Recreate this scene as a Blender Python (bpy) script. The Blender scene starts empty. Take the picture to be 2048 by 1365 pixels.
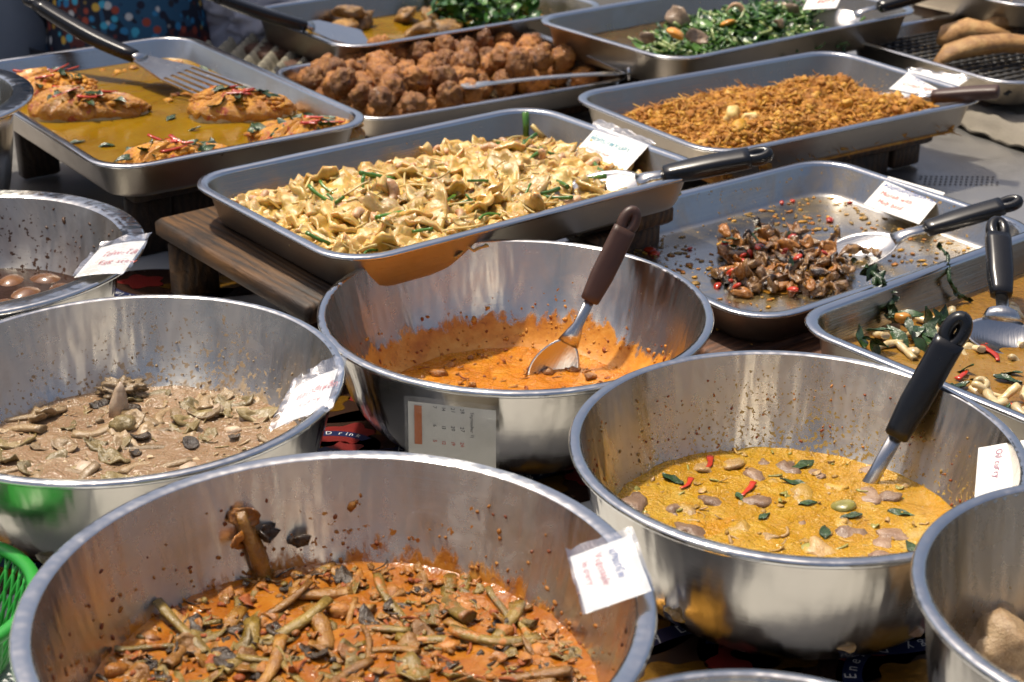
import bpy, math, random
import numpy as np
from mathutils import Vector, Matrix, noise, Euler

# ------------------------------------------------------------------ camera, world, sun, exposure
scene = bpy.context.scene
R = math.radians
HC, FPX, PITCH, ROLL = .755, 3300., R(24), R(.5)
_cp, _sp, _c, _s = math.cos(PITCH), math.sin(PITCH), math.cos(ROLL), math.sin(ROLL)
FW = Vector((0, _cp, -_sp)); _u = Vector((0, _sp, _cp)); _r = Vector((1, 0, 0))
RT = _c*_r + _s*_u; UP = -_s*_r + _c*_u; CAM = Vector((0, 0, HC))
cd = bpy.data.cameras.new('camera'); cam = bpy.data.objects.new('camera', cd)
scene.collection.objects.link(cam); scene.camera = cam
m = Matrix((RT, UP, -FW)).transposed().to_4x4(); m.translation = CAM; cam.matrix_world = m
cd.sensor_width = 36; cd.lens = FPX/2048*36; cd.clip_start = .05; cd.clip_end = 500
cd.dof.use_dof = True; cd.dof.focus_distance = 1.55; cd.dof.aperture_fstop = 10

SUN_EL, SUN_AZ = R(70), math.atan2(.62, -.78)        # direction the sun stands in (from behind, left)
world = bpy.data.worlds.new('World'); scene.world = world; world.use_nodes = True
wn = world.node_tree; wn.nodes.clear()
sky = wn.nodes.new('ShaderNodeTexSky'); sky.sky_type = 'NISHITA'; sky.sun_disc = False
sky.sun_elevation = SUN_EL; sky.sun_rotation = math.pi/2 - SUN_AZ
sky.air_density = .7; sky.dust_density = 5.0; sky.ozone_density = .6
bg = wn.nodes.new('ShaderNodeBackground'); bg.inputs[1].default_value = .125
wo = wn.nodes.new('ShaderNodeOutputWorld')
wn.links.new(sky.outputs[0], bg.inputs[0]); wn.links.new(bg.outputs[0], wo.inputs[0])
sl = bpy.data.lights.new('sun', 'SUN'); sl.energy = 4.0; sl.angle = R(2.5); sl.color = (1, .91, .77)
so = bpy.data.objects.new('sun', sl); scene.collection.objects.link(so)
sd = Vector((math.cos(SUN_EL)*math.cos(SUN_AZ), math.cos(SUN_EL)*math.sin(SUN_AZ), math.sin(SUN_EL)))
so.rotation_euler = sd.to_track_quat('Z', 'Y').to_euler(); so.location = sd*8
vs = scene.view_settings; vs.view_transform = 'Standard'; vs.look = 'None'; vs.gamma = 1; vs.exposure = 0.2
scene.render.engine = 'CYCLES'; cy = scene.cycles
cy.use_denoising = True; cy.sample_clamp_indirect = 4; cy.sample_clamp_direct = 30
cy.caustics_reflective = True; cy.caustics_refractive = False; cy.blur_glossy = 1.0
cy.max_bounces = 8; cy.glossy_bounces = 5; cy.transparent_max_bounces = 12

# ------------------------------------------------------------------ helpers
C = scene.collection
rnd = random.Random(7)
def proj(p):
    d = Vector(p) - CAM; z = d.dot(FW)
    return (1024 + FPX*d.dot(RT)/z, 682.5 - FPX*d.dot(UP)/z)
def pix(px, py): return FW + RT*((px-1024)/FPX) - UP*((py-682.5)/FPX)
def onz(px, py, z):
    d = pix(px, py); return CAM + d*((z-HC)/d.z)
def ony(px, py, y):
    d = pix(px, py); return CAM + d*(y/d.y)

def mesh(name, V, F, mats, smooth=True, midx=None):
    me = bpy.data.meshes.new(name)
    me.from_pydata([tuple(map(float, v)) for v in V], [], [tuple(f) for f in F])
    for mt in (mats if isinstance(mats, (list, tuple)) else [mats]): me.materials.append(mt)
    if smooth: me.polygons.foreach_set('use_smooth', [True]*len(me.polygons))
    if midx is not None: me.polygons.foreach_set('material_index', list(midx))
    me.update(); return me
def ob(name, me, parent=None, loc=None, rot=None, scale=None):
    o = bpy.data.objects.new(name, me); C.objects.link(o)
    if parent: o.parent = parent
    if loc is not None: o.location = loc
    if rot is not None: o.rotation_euler = rot
    if scale is not None: o.scale = scale if hasattr(scale, '__len__') else (scale,)*3
    return o
def tag(o, label, cat=None, group=None, kind=None):
    o['label'] = label
    if cat: o['category'] = cat
    if group: o['group'] = group
    if kind: o['kind'] = kind
    return o
def thing(name, label, cat, loc=(0, 0, 0), rotz=0, group=None):
    o = bpy.data.objects.new(name, None); C.objects.link(o); o.empty_display_size = .02
    o.location = loc; o.rotation_euler = (0, 0, rotz); return tag(o, label, cat, group)

class Bag:                                  # collects geometry for one mesh
    def __init__(s): s.V = []; s.F = []; s.M = []
    def add(s, V, F, mi=0, mat=None):
        b = len(s.V)
        s.V += [tuple(mat @ Vector(v)) for v in V] if mat is not None else [tuple(v) for v in V]
        s.F += [tuple(i+b for i in f) for f in F]; s.M += [mi]*len(F)
    def mesh(s, name, mats, smooth=True): return mesh(name, s.V, s.F, mats, smooth, s.M)

def loft(loops, cap0=False, cap1=False, closed=True):
    n = len(loops[0]); V = [p for L in loops for p in L]; F = []
    for i in range(len(loops)-1):
        for j in range(n if closed else n-1):
            k = (j+1) % n; F.append((i*n+j, i*n+k, (i+1)*n+k, (i+1)*n+j))
    if cap0: F.append(tuple(range(n))[::-1])
    if cap1: b = (len(loops)-1)*n; F.append(tuple(range(b, b+n)))
    return V, F
def lathe(prof, n=96): return loft([[(r*math.cos(2*math.pi*j/n), r*math.sin(2*math.pi*j/n), z) for j in range(n)] for r, z in prof])
def tube(pts, rad, n=8, flat=1., up=(0, 0, 1), cap=True):
    pts = [Vector(p) for p in pts]; L = []; upv = Vector(up)
    for i, p in enumerate(pts):
        t = (pts[min(i+1, len(pts)-1)] - pts[max(i-1, 0)]).normalized()
        a = t.cross(upv)
        if a.length < 1e-4: a = t.cross(Vector((1, 0, 0)))
        a.normalize(); b = a.cross(t)
        r = rad[i] if hasattr(rad, '__len__') else rad
        L.append([p + a*(r*math.cos(2*math.pi*k/n)) + b*(r*flat*math.sin(2*math.pi*k/n)) for k in range(n)])
    return loft(L, cap, cap)
def box(x0, x1, y0, y1, z0, z1, bev=.0015):
    b = bev; L = []
    def rr(x0, x1, y0, y1, z): return [(x0+b, y0, z), (x1-b, y0, z), (x1, y0+b, z), (x1, y1-b, z), (x1-b, y1, z), (x0+b, y1, z), (x0, y1-b, z), (x0, y0+b, z)]
    return loft([rr(x0+b, x1-b, y0+b, y1-b, z0), rr(x0, x1, y0, y1, z0+b), rr(x0, x1, y0, y1, z1-b), rr(x0+b, x1-b, y0+b, y1-b, z1)], True, True)
_ico = {}
def ico(sub):
    if sub not in _ico:
        import bmesh
        bm = bmesh.new(); bmesh.ops.create_icosphere(bm, subdivisions=sub, radius=1)
        _ico[sub] = ([v.co.copy() for v in bm.verts], [tuple(v.index for v in f.verts) for f in bm.faces]); bm.free()
    return _ico[sub]
def blob(seed, sx, sy, sz, amp=.25, fr=1.6, sub=3, amp2=.05, fr2=6):
    V, F = ico(sub); o = Vector((seed*7.3, seed*3.1, seed*1.7)); out = []
    for v in V:
        k = 1 + amp*noise.noise(v*fr+o) + amp2*noise.noise(v*fr2+o)
        out.append((v.x*k*sx, v.y*k*sy, v.z*k*sz))
    return out, F
def stem(seed, ln, r, bend=.25, n=7, seg=7, r2=None, flat=1., hollow=False):
    q = random.Random(seed); P = []; a = q.uniform(-bend, bend); b = q.uniform(-bend, bend)*.6
    for i in range(seg+1):
        t = i/seg-.5; P.append((t*ln, a*ln*(t*t)*1.6+.04*ln*math.sin(5*t+seed), b*ln*(t*t)))
    rad = [r*(1+.12*math.sin(seed+i*1.7))*((1-i/seg)+(r2/r if r2 else 1)*(i/seg)) for i in range(seg+1)]
    V, F = tube(P, rad, n, flat)
    if hollow:                              # dented cut ends
        V = V + [Vector(P[0])+Vector((r*.7, 0, 0)), Vector(P[-1])-Vector((r*.7, 0, 0))]; N = len(V)
        F = F[:-2] + [(N-2, (j+1) % n, j) for j in range(n)] + [(N-1, seg*n+j, seg*n+(j+1) % n) for j in range(n)]
    return V, F
def leaf(seed, ln, wd, curl=.3, seg=8, keel=.3):
    q = random.Random(seed); V = []; F = []; c = q.uniform(-curl, curl); tw = q.uniform(-.8, .8)
    for i in range(seg+1):
        t = i/seg; w = wd*.5*(math.sin(math.pi*min(t*.96+.02, 1))**.8)*(1+.3*math.sin(seed*3+t*7)*(.5+.5*t))
        for j, s in enumerate((-1, -.5, 0, .5, 1)):
            z = c*ln*(t-.5)**2*2 + abs(s)*w*keel + .07*wd*math.sin(t*11+s*3+seed)
            a = tw*(t-.5); V.append(((t-.5)*ln, s*w*math.cos(a), z + s*w*math.sin(a)))
    n = 5
    for i in range(seg):
        for j in range(4): F.append((i*n+j, i*n+j+1, (i+1)*n+j+1, (i+1)*n+j))
    b = len(V); V += [(x, y, z-.0007) for x, y, z in V]; F += [tuple(k+b for k in f[::-1]) for f in F]
    return V, F
def flake(seed, rx, ry, th=.003, curl=.6, nr=6, na=20, crump=.12):
    """thick, curled, puffy irregular sheet"""
    q = random.Random(seed); o = Vector((seed*5.7, seed*1.3, .5)); top = []; bot = []
    ca, cb = q.uniform(.2, curl), q.uniform(-curl, curl)*.8; an = q.uniform(0, 3.14)
    for i in range(nr+1):
        t = i/nr
        for j in range(na):
            a = 2*math.pi*j/na
            k = t*(1+.38*noise.noise(Vector((math.cos(a)*1.1, math.sin(a)*1.1, seed*2.3)))+.14*noise.noise(Vector((math.cos(a)*3, math.sin(a)*3, seed*.7))))
            x, y = rx*k*math.cos(a), ry*k*math.sin(a)
            u = (x*math.cos(an)+y*math.sin(an))/rx; w = (-x*math.sin(an)+y*math.cos(an))/rx
            z = rx*(ca*u*u*.8 + cb*w*w*.6 - .1*ca) + rx*.2*noise.noise(Vector((x/rx*1.8, y/rx*1.8, 0))+o) + rx*crump*noise.noise(Vector((x/rx*3.1, y/rx*3.1, 3))+o) + rx*crump*.35*noise.noise(Vector((x/rx*8, y/rx*8, 7))+o)
            h = th*(1-.65*t**3)*(1+.5*noise.noise(Vector((x/rx*4, y/rx*4, 1))+o)); top.append((x, y, z+h)); bot.append((x, y, z-h))
    V = top+bot; F = []; B = len(top)
    for i in range(nr):
        for j in range(na):
            k = (j+1) % na
            F.append((i*na+j, (i+1)*na+j, (i+1)*na+k, i*na+k)); F.append((B+i*na+k, B+(i+1)*na+k, B+(i+1)*na+j, B+i*na+j))
    for j in range(na):
        k = (j+1) % na; F.append((nr*na+j, B+nr*na+j, B+nr*na+k, nr*na+k))
    return V, F
def rloop(hx, hy, r, z, nc=7, ns=10):
    P = []
    for cx, cy, a0 in ((hx-r, hy-r, 0), (-hx+r, hy-r, 90), (-hx+r, -hy+r, 180), (hx-r, -hy+r, 270)):
        for i in range(nc+1):
            a = R(a0+90*i/nc); P.append((cx+r*math.cos(a), cy+r*math.sin(a)))
    out = []; n = len(P)
    for i in range(n):
        p, q = P[i], P[(i+1) % n]; k = ns if math.hypot(q[0]-p[0], q[1]-p[1]) > .06 else 1
        for j in range(k): t = j/k; out.append((p[0]*(1-t)+q[0]*t, p[1]*(1-t)+q[1]*t, z))
    return out
def rotm(e): return Euler(e).to_matrix().to_4x4()
def tr(x, y, z): return Matrix.Translation((x, y, z))

# ------------------------------------------------------------------ materials
def node(nt, t, ins=None, **props):
    nd = nt.nodes.new('ShaderNode'+t)
    for k, v in props.items(): setattr(nd, k, v)
    for k, v in (ins or {}).items():
        s = nd.inputs[k]
        if isinstance(v, bpy.types.NodeSocket): nt.links.new(v, s)
        elif isinstance(v, (tuple, list)) and len(v) == 3 and s.type == 'RGBA': s.default_value = (*v, 1)
        else: s.default_value = v
    return nd
def newmat(name):
    mt = bpy.data.materials.new(name); mt.use_nodes = True; nt = mt.node_tree; nt.nodes.clear()
    out = nt.nodes.new('ShaderNodeOutputMaterial'); return mt, nt, out
def ramp(nt, fac, stops, interp='LINEAR'):
    nd = nt.nodes.new('ShaderNodeValToRGB'); cr = nd.color_ramp; cr.interpolation = interp
    while len(cr.elements) < len(stops): cr.elements.new(.5)
    for e, (p, c) in zip(cr.elements, stops):
        e.position = p; e.color = (*c, 1) if hasattr(c, '__len__') else (c, c, c, 1)
    nt.links.new(fac, nd.inputs[0]); return nd.outputs[0]
def nz(nt, co, scale, detail=4, rough=.55, dist=0):
    return node(nt, 'TexNoise', {'Vector': co, 'Scale': scale, 'Detail': detail, 'Roughness': rough, 'Distortion': dist}).outputs['Fac']
def mth(nt, op, a, b=0., clamp=False):
    return node(nt, 'Math', {0: a, 1: b}, operation=op, use_clamp=clamp).outputs[0]
def mixc(nt, f, a, b):
    nd = nt.nodes.new('ShaderNodeMix'); nd.data_type = 'RGBA'
    for i, v in ((0, f), (6, a), (7, b)):
        if isinstance(v, bpy.types.NodeSocket): nt.links.new(v, nd.inputs[i])
        else: nd.inputs[i].default_value = (*v, 1) if hasattr(v, '__len__') else v
    return nd.outputs[2]
def coords(nt, vary=True):
    tc = node(nt, 'TexCoord').outputs['Object']
    if not vary: return tc, None
    rn = node(nt, 'ObjectInfo').outputs['Random']
    off = node(nt, 'CombineXYZ', {0: mth(nt, 'MULTIPLY', rn, 3.7), 1: mth(nt, 'MULTIPLY', rn, 9.1), 2: rn}).outputs[0]
    return node(nt, 'VectorMath', {0: tc, 1: off}, operation='ADD').outputs[0], rn

def food(name, stops, scale=60, rough=.3, bump=.3, bscale=200, sss=.0, coat=0., vary=.25, speck=None, detail=5, rvar=.15, bd=.002):
    mt, nt, out = newmat(name); co, rn = coords(nt)
    f = nz(nt, co, scale*1.6, detail+2, .68, .5); col = ramp(nt, f, stops)
    if speck:
        sc, thr, sc_col = speck
        k = ramp(nt, nz(nt, co, sc, 3, .6), [(thr, 0.), (min(thr+.05, 1), 1.)]); col = mixc(nt, k, col, sc_col)
    v = mth(nt, 'ADD', mth(nt, 'MULTIPLY', rn, vary*2), 1-vary)
    hs = node(nt, 'HueSaturation', {'Color': col, 'Value': v}); col = hs.outputs[0]
    b2 = mth(nt, 'ADD', nz(nt, co, bscale*1.6, 4, .65), mth(nt, 'MULTIPLY', nz(nt, co, bscale*5.5, 3, .6), .5)); b2 = mth(nt, 'MULTIPLY', b2, .67); rg = mth(nt, 'ADD', mth(nt, 'MULTIPLY', b2, rvar*2), rough-rvar, True)
    bp = node(nt, 'Bump', {'Height': b2, 'Strength': min(1, bump*1.7), 'Distance': bd}).outputs[0]
    p = node(nt, 'BsdfPrincipled', {'Base Color': col, 'Roughness': rg, 'Normal': bp, 'Coat Weight': coat, 'Coat Roughness': .07, 'Coat Normal': bp, 'Subsurface Weight': sss, 'Subsurface Scale': .004})
    p.inputs['Subsurface Radius'].default_value = (1, .45, .2)
    nt.links.new(p.outputs[0], out.inputs[0]); return mt

def liquid_mat(name, stops_, scale=16, rough=.14, speck=None, speck2=None, bump=.25, bscale=38, oil=None):
    stops = [(p_, tuple(v_*k_ for v_, k_ in zip(c_, (.86, .82, .8)))) for p_, c_ in stops_]
    mt, nt, out = newmat(name); co, _ = coords(nt, False)
    f = nz(nt, co, scale, 6, .62, .9); col = ramp(nt, f, stops)
    if oil:                                 # darker oily islands floating on the sauce
        k = ramp(nt, nz(nt, co, oil[0], 5, .55, 1.5), [(oil[1], 0.), (oil[1]+.06, 1.)]); col = mixc(nt, k, col, oil[2])
    for sp_ in (speck, speck2):
        if sp_:
            k = ramp(nt, nz(nt, co, sp_[0], 2, .5), [(sp_[1], 0.), (sp_[1]+.03, 1.)]); col = mixc(nt, k, col, sp_[2])
    h = mth(nt, 'ADD', nz(nt, co, bscale, 4, .55, .6), mth(nt, 'MULTIPLY', nz(nt, co, bscale*4, 3, .6), .3))
    bp = node(nt, 'Bump', {'Height': h, 'Strength': min(1, bump*1.5), 'Distance': .009}).outputs[0]
    rg = mth(nt, 'ADD', mth(nt, 'MULTIPLY', nz(nt, co, 30, 3), .12), rough-.10, True)
    p = node(nt, 'BsdfPrincipled', {'Base Color': col, 'Roughness': rg, 'Normal': bp, 'IOR': 1.48, 'Subsurface Weight': .12, 'Subsurface Scale': .004})
    nt.links.new(p.outputs[0], out.inputs[0]); return mt

def steel(name, tint=(.72, .685, .615), rough=.15, metal=1., spun=.075, radial=False, residue=None, specks=None, film=None, brush=None):
    """stainless steel; residue = (colour stops, z0, z1, threshold) : dried sauce clinging to the inner wall between the two heights"""
    mt, nt, out = newmat(name); co, rn = coords(nt, True); loc = node(nt, 'TexCoord').outputs['Object']
    rg = mth(nt, 'ADD', mth(nt, 'MULTIPLY', nz(nt, co, 9, 5, .65), .12), rough-.06, True)
    rg = mth(nt, 'ADD', rg, mth(nt, 'MULTIPLY', mth(nt, 'POWER', nz(nt, co, 34, 6, .7, .5), 3), .35), True)
    tv = mixc(nt, nz(nt, co, 6, 4, .6), tint, tuple(c*.8 for c in tint))
    sep = node(nt, 'SeparateXYZ', {0: loc})
    if radial:                              # spun bowl: fine rings round the axis
        sc = node(nt, 'Mapping', {'Vector': loc, 'Scale': (4, 4, 900)}).outputs[0]; bs = .05
        wob = nz(nt, node(nt, 'Mapping', {'Vector': loc, 'Scale': (17, 17, 1.5)}).outputs[0], 1, 3, .6)
        rg = mth(nt, 'ADD', rg, mth(nt, 'MULTIPLY', mth(nt, 'SUBTRACT', wob, .5), .34), True)
    else:
        sc = node(nt, 'Mapping', {'Vector': loc, 'Scale': brush or (6, 500, 500)}).outputs[0]; bs = .16
    bh = mth(nt, 'ADD', nz(nt, sc, 1, 3, .6), mth(nt, 'MULTIPLY', nz(nt, co, 7, 2), 3. if radial else 7.))
    bp = node(nt, 'Bump', {'Height': bh, 'Strength': bs, 'Distance': .002}).outputs[0]
    if radial: bp = node(nt, 'Bump', {'Height': wob, 'Strength': .5, 'Distance': .008, 'Normal': bp}).outputs[0]
    ins = {'Base Color': tv, 'Metallic': metal, 'Roughness': rg, 'Normal': bp}
    if radial:
        ins['Anisotropic'] = .9; rg = mth(nt, 'ADD', rg, spun, True); ins['Roughness'] = rg; ins['Anisotropic Rotation'] = .25
        ins['Tangent'] = node(nt, 'Tangent', direction_type='RADIAL', axis='Z').outputs[0]
    p = node(nt, 'BsdfPrincipled', ins); cur = p.outputs[0]
    def over(mask, stops, rough, bumpk=.4):
        nonlocal cur
        colr = ramp(nt, nz(nt, co, 45, 5, .65), stops)
        b = node(nt, 'Bump', {'Height': mth(nt, 'ADD', mask, mth(nt, 'MULTIPLY', nz(nt, co, 160, 4), .8)), 'Strength': bumpk, 'Distance': .002}).outputs[0]
        q = node(nt, 'BsdfPrincipled', {'Base Color': colr, 'Roughness': rough, 'Normal': b})
        cur = node(nt, 'MixShader', {0: mask, 1: cur, 2: q.outputs[0]}).outputs[0]
    if film:                                # thin greasy film, colour, amount
        k = mth(nt, 'MULTIPLY', ramp(nt, nz(nt, co, film[2], 5, .65, .8), [(film[3], 0.), (film[3]+.22, 1.)]), film[1])
        over(k, film[0], .28, .1)
    if residue:
        stops, z0, z1, thr = residue[:4]
        h = node(nt, 'MapRange', {'Value': sep.outputs[2], 'From Min': z0, 'From Max': z1, 'To Min': 1., 'To Max': 0.}).outputs[0]
        st = node(nt, 'Mapping', {'Vector': loc, 'Scale': (1, 1, .45)}).outputs[0]
        f = mth(nt, 'ADD', mth(nt, 'MULTIPLY', nz(nt, st, 22, 6, .7, 1.2), .9), mth(nt, 'MULTIPLY', nz(nt, st, 95, 4, .6, .5), .35))
        lowf = mth(nt, 'MULTIPLY', nz(nt, loc, 6, 2), .5)
        f = mth(nt, 'ADD', f, lowf); f = mth(nt, 'ADD', f, mth(nt, 'MULTIPLY', mth(nt, 'SUBTRACT', h, .5), .75))
        k = ramp(nt, mth(nt, 'SUBTRACT', f, thr), [(.42, 0.), (.52, 1.)])
        k = mth(nt, 'MULTIPLY', k, ramp(nt, h, [(.0, 0.), (.04, 1.)])); over(k, stops, .3)
    if specks:
        stops, sc_, thr, z0, z1 = specks
        hm = node(nt, 'MapRange', {'Value': sep.outputs[2], 'From Min': z0, 'From Max': z1, 'To Min': 1., 'To Max': 0.}).outputs[0]
        f = mth(nt, 'ADD', nz(nt, co, sc_, 3, .55), mth(nt, 'MULTIPLY', nz(nt, loc, 7, 3), .35))
        f = mth(nt, 'ADD', f, mth(nt, 'MULTIPLY', hm, .16))
        k = ramp(nt, f, [(thr, 0.), (min(1, thr+.03), 1.)]); over(k, stops, .32)
    nt.links.new(cur, out.inputs[0]); return mt

def plain(name, col, rough=.5, bump=0, bscale=80, metal=0, col2=None, scale=20, coat=0):
    mt, nt, out = newmat(name); co, rn = coords(nt)
    c = mixc(nt, nz(nt, co, scale, 5, .6), col, col2 or tuple(x*.8 for x in col))
    ins = {'Base Color': c, 'Roughness': mth(nt, 'ADD', mth(nt, 'MULTIPLY', nz(nt, co, 40, 4), .16), rough-.08, True), 'Metallic': metal, 'Coat Weight': coat}
    if bump: ins['Normal'] = node(nt, 'Bump', {'Height': nz(nt, co, bscale, 5, .6), 'Strength': bump, 'Distance': .003}).outputs[0]
    p = node(nt, 'BsdfPrincipled', ins); nt.links.new(p.outputs[0], out.inputs[0]); return mt

def wood(name, light, dark, axis=0):
    mt, nt, out = newmat(name); co, rn = coords(nt)
    sc = [14, 150, 90]; sc = sc if axis == 0 else [150, 14, 90]
    w = nz(nt, node(nt, 'Mapping', {'Vector': co, 'Scale': tuple(sc)}).outputs[0], 1, 5, .6, 1.1)
    g = node(nt, 'TexWave', {'Vector': node(nt, 'Mapping', {'Vector': co, 'Scale': (1, 9, 6) if axis == 0 else (9, 1, 6)}).outputs[0], 'Scale': 3.2, 'Distortion': 14., 'Detail': 5, 'Detail Scale': .7}, wave_type='BANDS', bands_direction='Y' if axis == 0 else 'X').outputs['Fac']
    f = mth(nt, 'ADD', mth(nt, 'MULTIPLY', w, .8), mth(nt, 'MULTIPLY', g, .26))
    worn = nz(nt, co, 11, 4, .6)
    col = ramp(nt, f, [(.25, dark), (.5, tuple((a+b)/2 for a, b in zip(light, dark))), (.72, light)])
    col = mixc(nt, ramp(nt, worn, [(.48, 0.), (.66, .85)]), col, tuple(d*.8 for d in dark))
    bp = node(nt, 'Bump', {'Height': f, 'Strength': .7, 'Distance': .003}).outputs[0]
    p = node(nt, 'BsdfPrincipled', {'Base Color': col, 'Roughness': .62, 'Normal': bp}); nt.links.new(p.outputs[0], out.inputs[0]); return mt

def clear_film(name, haze=.12):
    mt, nt, out = newmat(name); co, rn = coords(nt)
    bp = node(nt, 'Bump', {'Height': nz(nt, co, 60, 4, .6, 1.5), 'Strength': .35, 'Distance': .003}).outputs[0]
    gl = node(nt, 'BsdfGlossy', {'Color': (1, 1, 1), 'Roughness': .12, 'Normal': bp}).outputs[0]
    tb = node(nt, 'BsdfTransparent', {'Color': (.96, .97, .97)}).outputs[0]
    df = node(nt, 'BsdfTranslucent', {'Color': (.9, .9, .9)}).outputs[0]
    base = node(nt, 'MixShader', {0: haze, 1: tb, 2: df}).outputs[0]
    fr = node(nt, 'Fresnel', {'IOR': 1.5, 'Normal': bp}).outputs[0]
    mx = node(nt, 'MixShader', {0: mth(nt, 'MULTIPLY', fr, .4, True), 1: base, 2: gl}).outputs[0]
    nt.links.new(mx, out.inputs[0]); return mt

ORANGE = [(.3, (.30, .075, .006)), (.5, (.46, .15, .012)), (.7, (.56, .23, .03))]
RESID_O = [(.3, (.28, .07, .006)), (.5, (.47, .17, .015)), (.68, (.60, .28, .05))]
RESID_G = [(.3, (.30, .17, .03)), (.6, (.52, .36, .10))]
RESID_M = [(.3, (.46, .15, .012)), (.5, (.60, .24, .025)), (.68, (.68, .33, .06))]
RESID_Y = [(.3, (.20, .10, .012)), (.6, (.42, .25, .06))]
RESID_B = [(.3, (.32, .21, .11)), (.6, (.50, .38, .24))]
RESID_D = [(.3, (.05, .025, .012)), (.6, (.12, .06, .03))]
ST_OUT = steel('steel_bowl_outside', (.58, .545, .49), rough=.12, spun=.0, radial=True)
ST_RIM = steel('steel_rim', (.74, .73, .70), rough=.12, spun=0, radial=True)
ST_TRAY = steel('steel_tray', (.47, .405, .32), rough=.17, film=([(.3, (.14, .10, .05)), (.6, (.24, .18, .10))], .28, 7, .42), specks=(RESID_Y, 170, .95, .0, .05))
ST_TRAY_OUT = steel('steel_tray_outside', (.44, .39, .32), rough=.32)
ST_TRAY_RIM = steel('steel_tray_rim', (.74, .74, .73), rough=.1)
ST_GREASY = steel('steel_greasy_tray', (.56, .54, .5), rough=.15, film=([(.3, (.22, .16, .07)), (.6, (.34, .24, .09))], .42, 16, .46), specks=(RESID_Y, 130, .84, -.2, -.1))
ST_UT = steel('steel_utensil', (.64, .625, .6), rough=.17)
ST_CTR = steel('steel_counter', (.48, .46, .43), rough=.3, metal=.82, brush=(300, 5, 300))
BLACKP = plain('black_plastic', (.008, .008, .009), .25, coat=0.)
BROWNP = plain('brown_plastic', (.045, .022, .014), .45, .15, 60, col2=(.07, .03, .018))
PAPER = plain('card_paper', (.82, .80, .76), .7, .1, 30, col2=(.74, .72, .67), scale=8)
FILM = clear_film('clear_plastic', .06)
BAGM = clear_film('white_bag_plastic', .55)
INK_B = plain('blue_ink', (.02, .07, .32), .6); INK_R = plain('red_ink', (.62, .09, .06), .6); INK_T = plain('teal_ink', (.04, .32, .42), .6)
INK_K = plain('black_ink', (.06, .06, .07), .6); INK_O = plain('orange_print', (.50, .13, .03), .6); INK_P = plain('purple_ink', (.30, .06, .16), .6)
WOOD = wood('old_plank', (.12, .056, .016), (.010, .006, .004), 1)
WOOD_SHADE = wood('shade_dark_plank', (.05, .028, .014), (.015, .009, .006), 1)  # wood colour darkened to paint in the shade under the fish tray
WOOD2 = wood('red_brown_plank', (.15, .06, .025), (.03, .013, .008), 0)

# ------------------------------------------------------------------ setting: pavement, steel table, vinyl cloth
pv = ob('pavement', mesh('pavement', [(-40, -40, -.76), (40, -40, -.76), (40, 40, -.76), (-40, 40, -.76)], [(0, 1, 2, 3)], plain('asphalt', (.075, .068, .06), .85, .4, 40, col2=(.05, .046, .042), scale=3)))
tag(pv, 'dark asphalt ground under the stall', kind='structure')
TX0, TX1, TY0, TY1 = -1.25, 1.3, .45, 3.28
tb = thing('market_table', 'stainless steel market counter under the trays with drain holes', 'table', (0, 0, -.76))
for nm_, xa, xb, ya, yb in (('table_top', TX0, TX1, TY0, 2.62), ('table_extension', -.56, TX1, 2.621, TY1)):
    ob(nm_, mesh(nm_, *box(xa, xb, ya, yb, .72, .7575, .0015), ST_CTR, False), tb)
for x, y in ((TX0+.06, TY0+.06), (TX1-.06, TY0+.06), (TX0+.06, 2.56), (-.5, TY1-.06), (TX1-.06, TY1-.06)):
    ob('leg', mesh('leg', *tube([(x, y, 0), (x, y, .72)], .022, 16), ST_UT), tb)
bgk = Bag(); d0 = onz(1915, 362, -.002)
for i in range(15):
    for j in range(4):
        x, y = d0.x+(i-7)*.0075+(j % 2)*.0037, d0.y+(j-1.5)*.012
        bgk.add([(x+.0022*math.cos(a*R(60)), y+.0022*math.sin(a*R(60)), .7583) for a in range(6)], [tuple(range(6))])
ob('drain_holes', bgk.mesh('drain_holes', plain('hole_dark', (.02, .02, .02), .8), False), tb)

# vinyl cloth with printed labels, covers the front-left of the counter
CL = plain('vinyl_white', (.62, .63, .63), .3, .25, 14, col2=(.5, .51, .5), scale=5)
V = []; F = []; nx, ny = 70, 70; cx0, cx1, cy0, cy1 = TX0-.004, .62, TY0-.004, 2.0
for j in range(ny+1):
    for i in range(nx+1):
        x = cx0+(cx1-cx0)*i/nx; y = cy0+(cy1-cy0)*j/ny
        V.append((x, y, .0002+.0012*(1+noise.noise(Vector((x*9, y*9, 0))))*.5))
for j in range(ny):
    for i in range(nx): a = j*(nx+1)+i; F.append((a, a+1, a+nx+2, a+nx+1))
cloth = ob('tablecloth', mesh('tablecloth', V, F, CL)); tag(cloth, 'white vinyl tablecloth printed with dark oval drink labels under the bowls', 'tablecloth')

_gl = {}
def glyphs(text):
    """list of (x offset, verts, faces), total width; letters about 1 high"""
    out = []; x = 0
    for ch in text:
        if ch == ' ': x += .35; continue
        if ch not in _gl:
            cu = bpy.data.curves.new('glyph', 'FONT'); cu.body = ch; cu.size = 1; cu.resolution_u = 2
            to = bpy.data.objects.new('glyph', cu); C.objects.link(to)
            dg = bpy.context.evaluated_depsgraph_get(); me = to.evaluated_get(dg).to_mesh()
            vv = [tuple(v.co) for v in me.vertices]; ff = [tuple(p.vertices) for p in me.polygons]
            C.objects.unlink(to); bpy.data.objects.remove(to); bpy.data.curves.remove(cu)
            comb = '\u0e31\u0e34\u0e35\u0e38\u0e39\u0e48\u0e49'
            w = 0 if ch in comb else (max([v[0] for v in vv], default=.3)+.07)
            _gl[ch] = (vv, ff, w)
        vv, ff, w = _gl[ch]; out.append((x, vv, ff)); x += w
    return out, max(x, .1)

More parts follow.
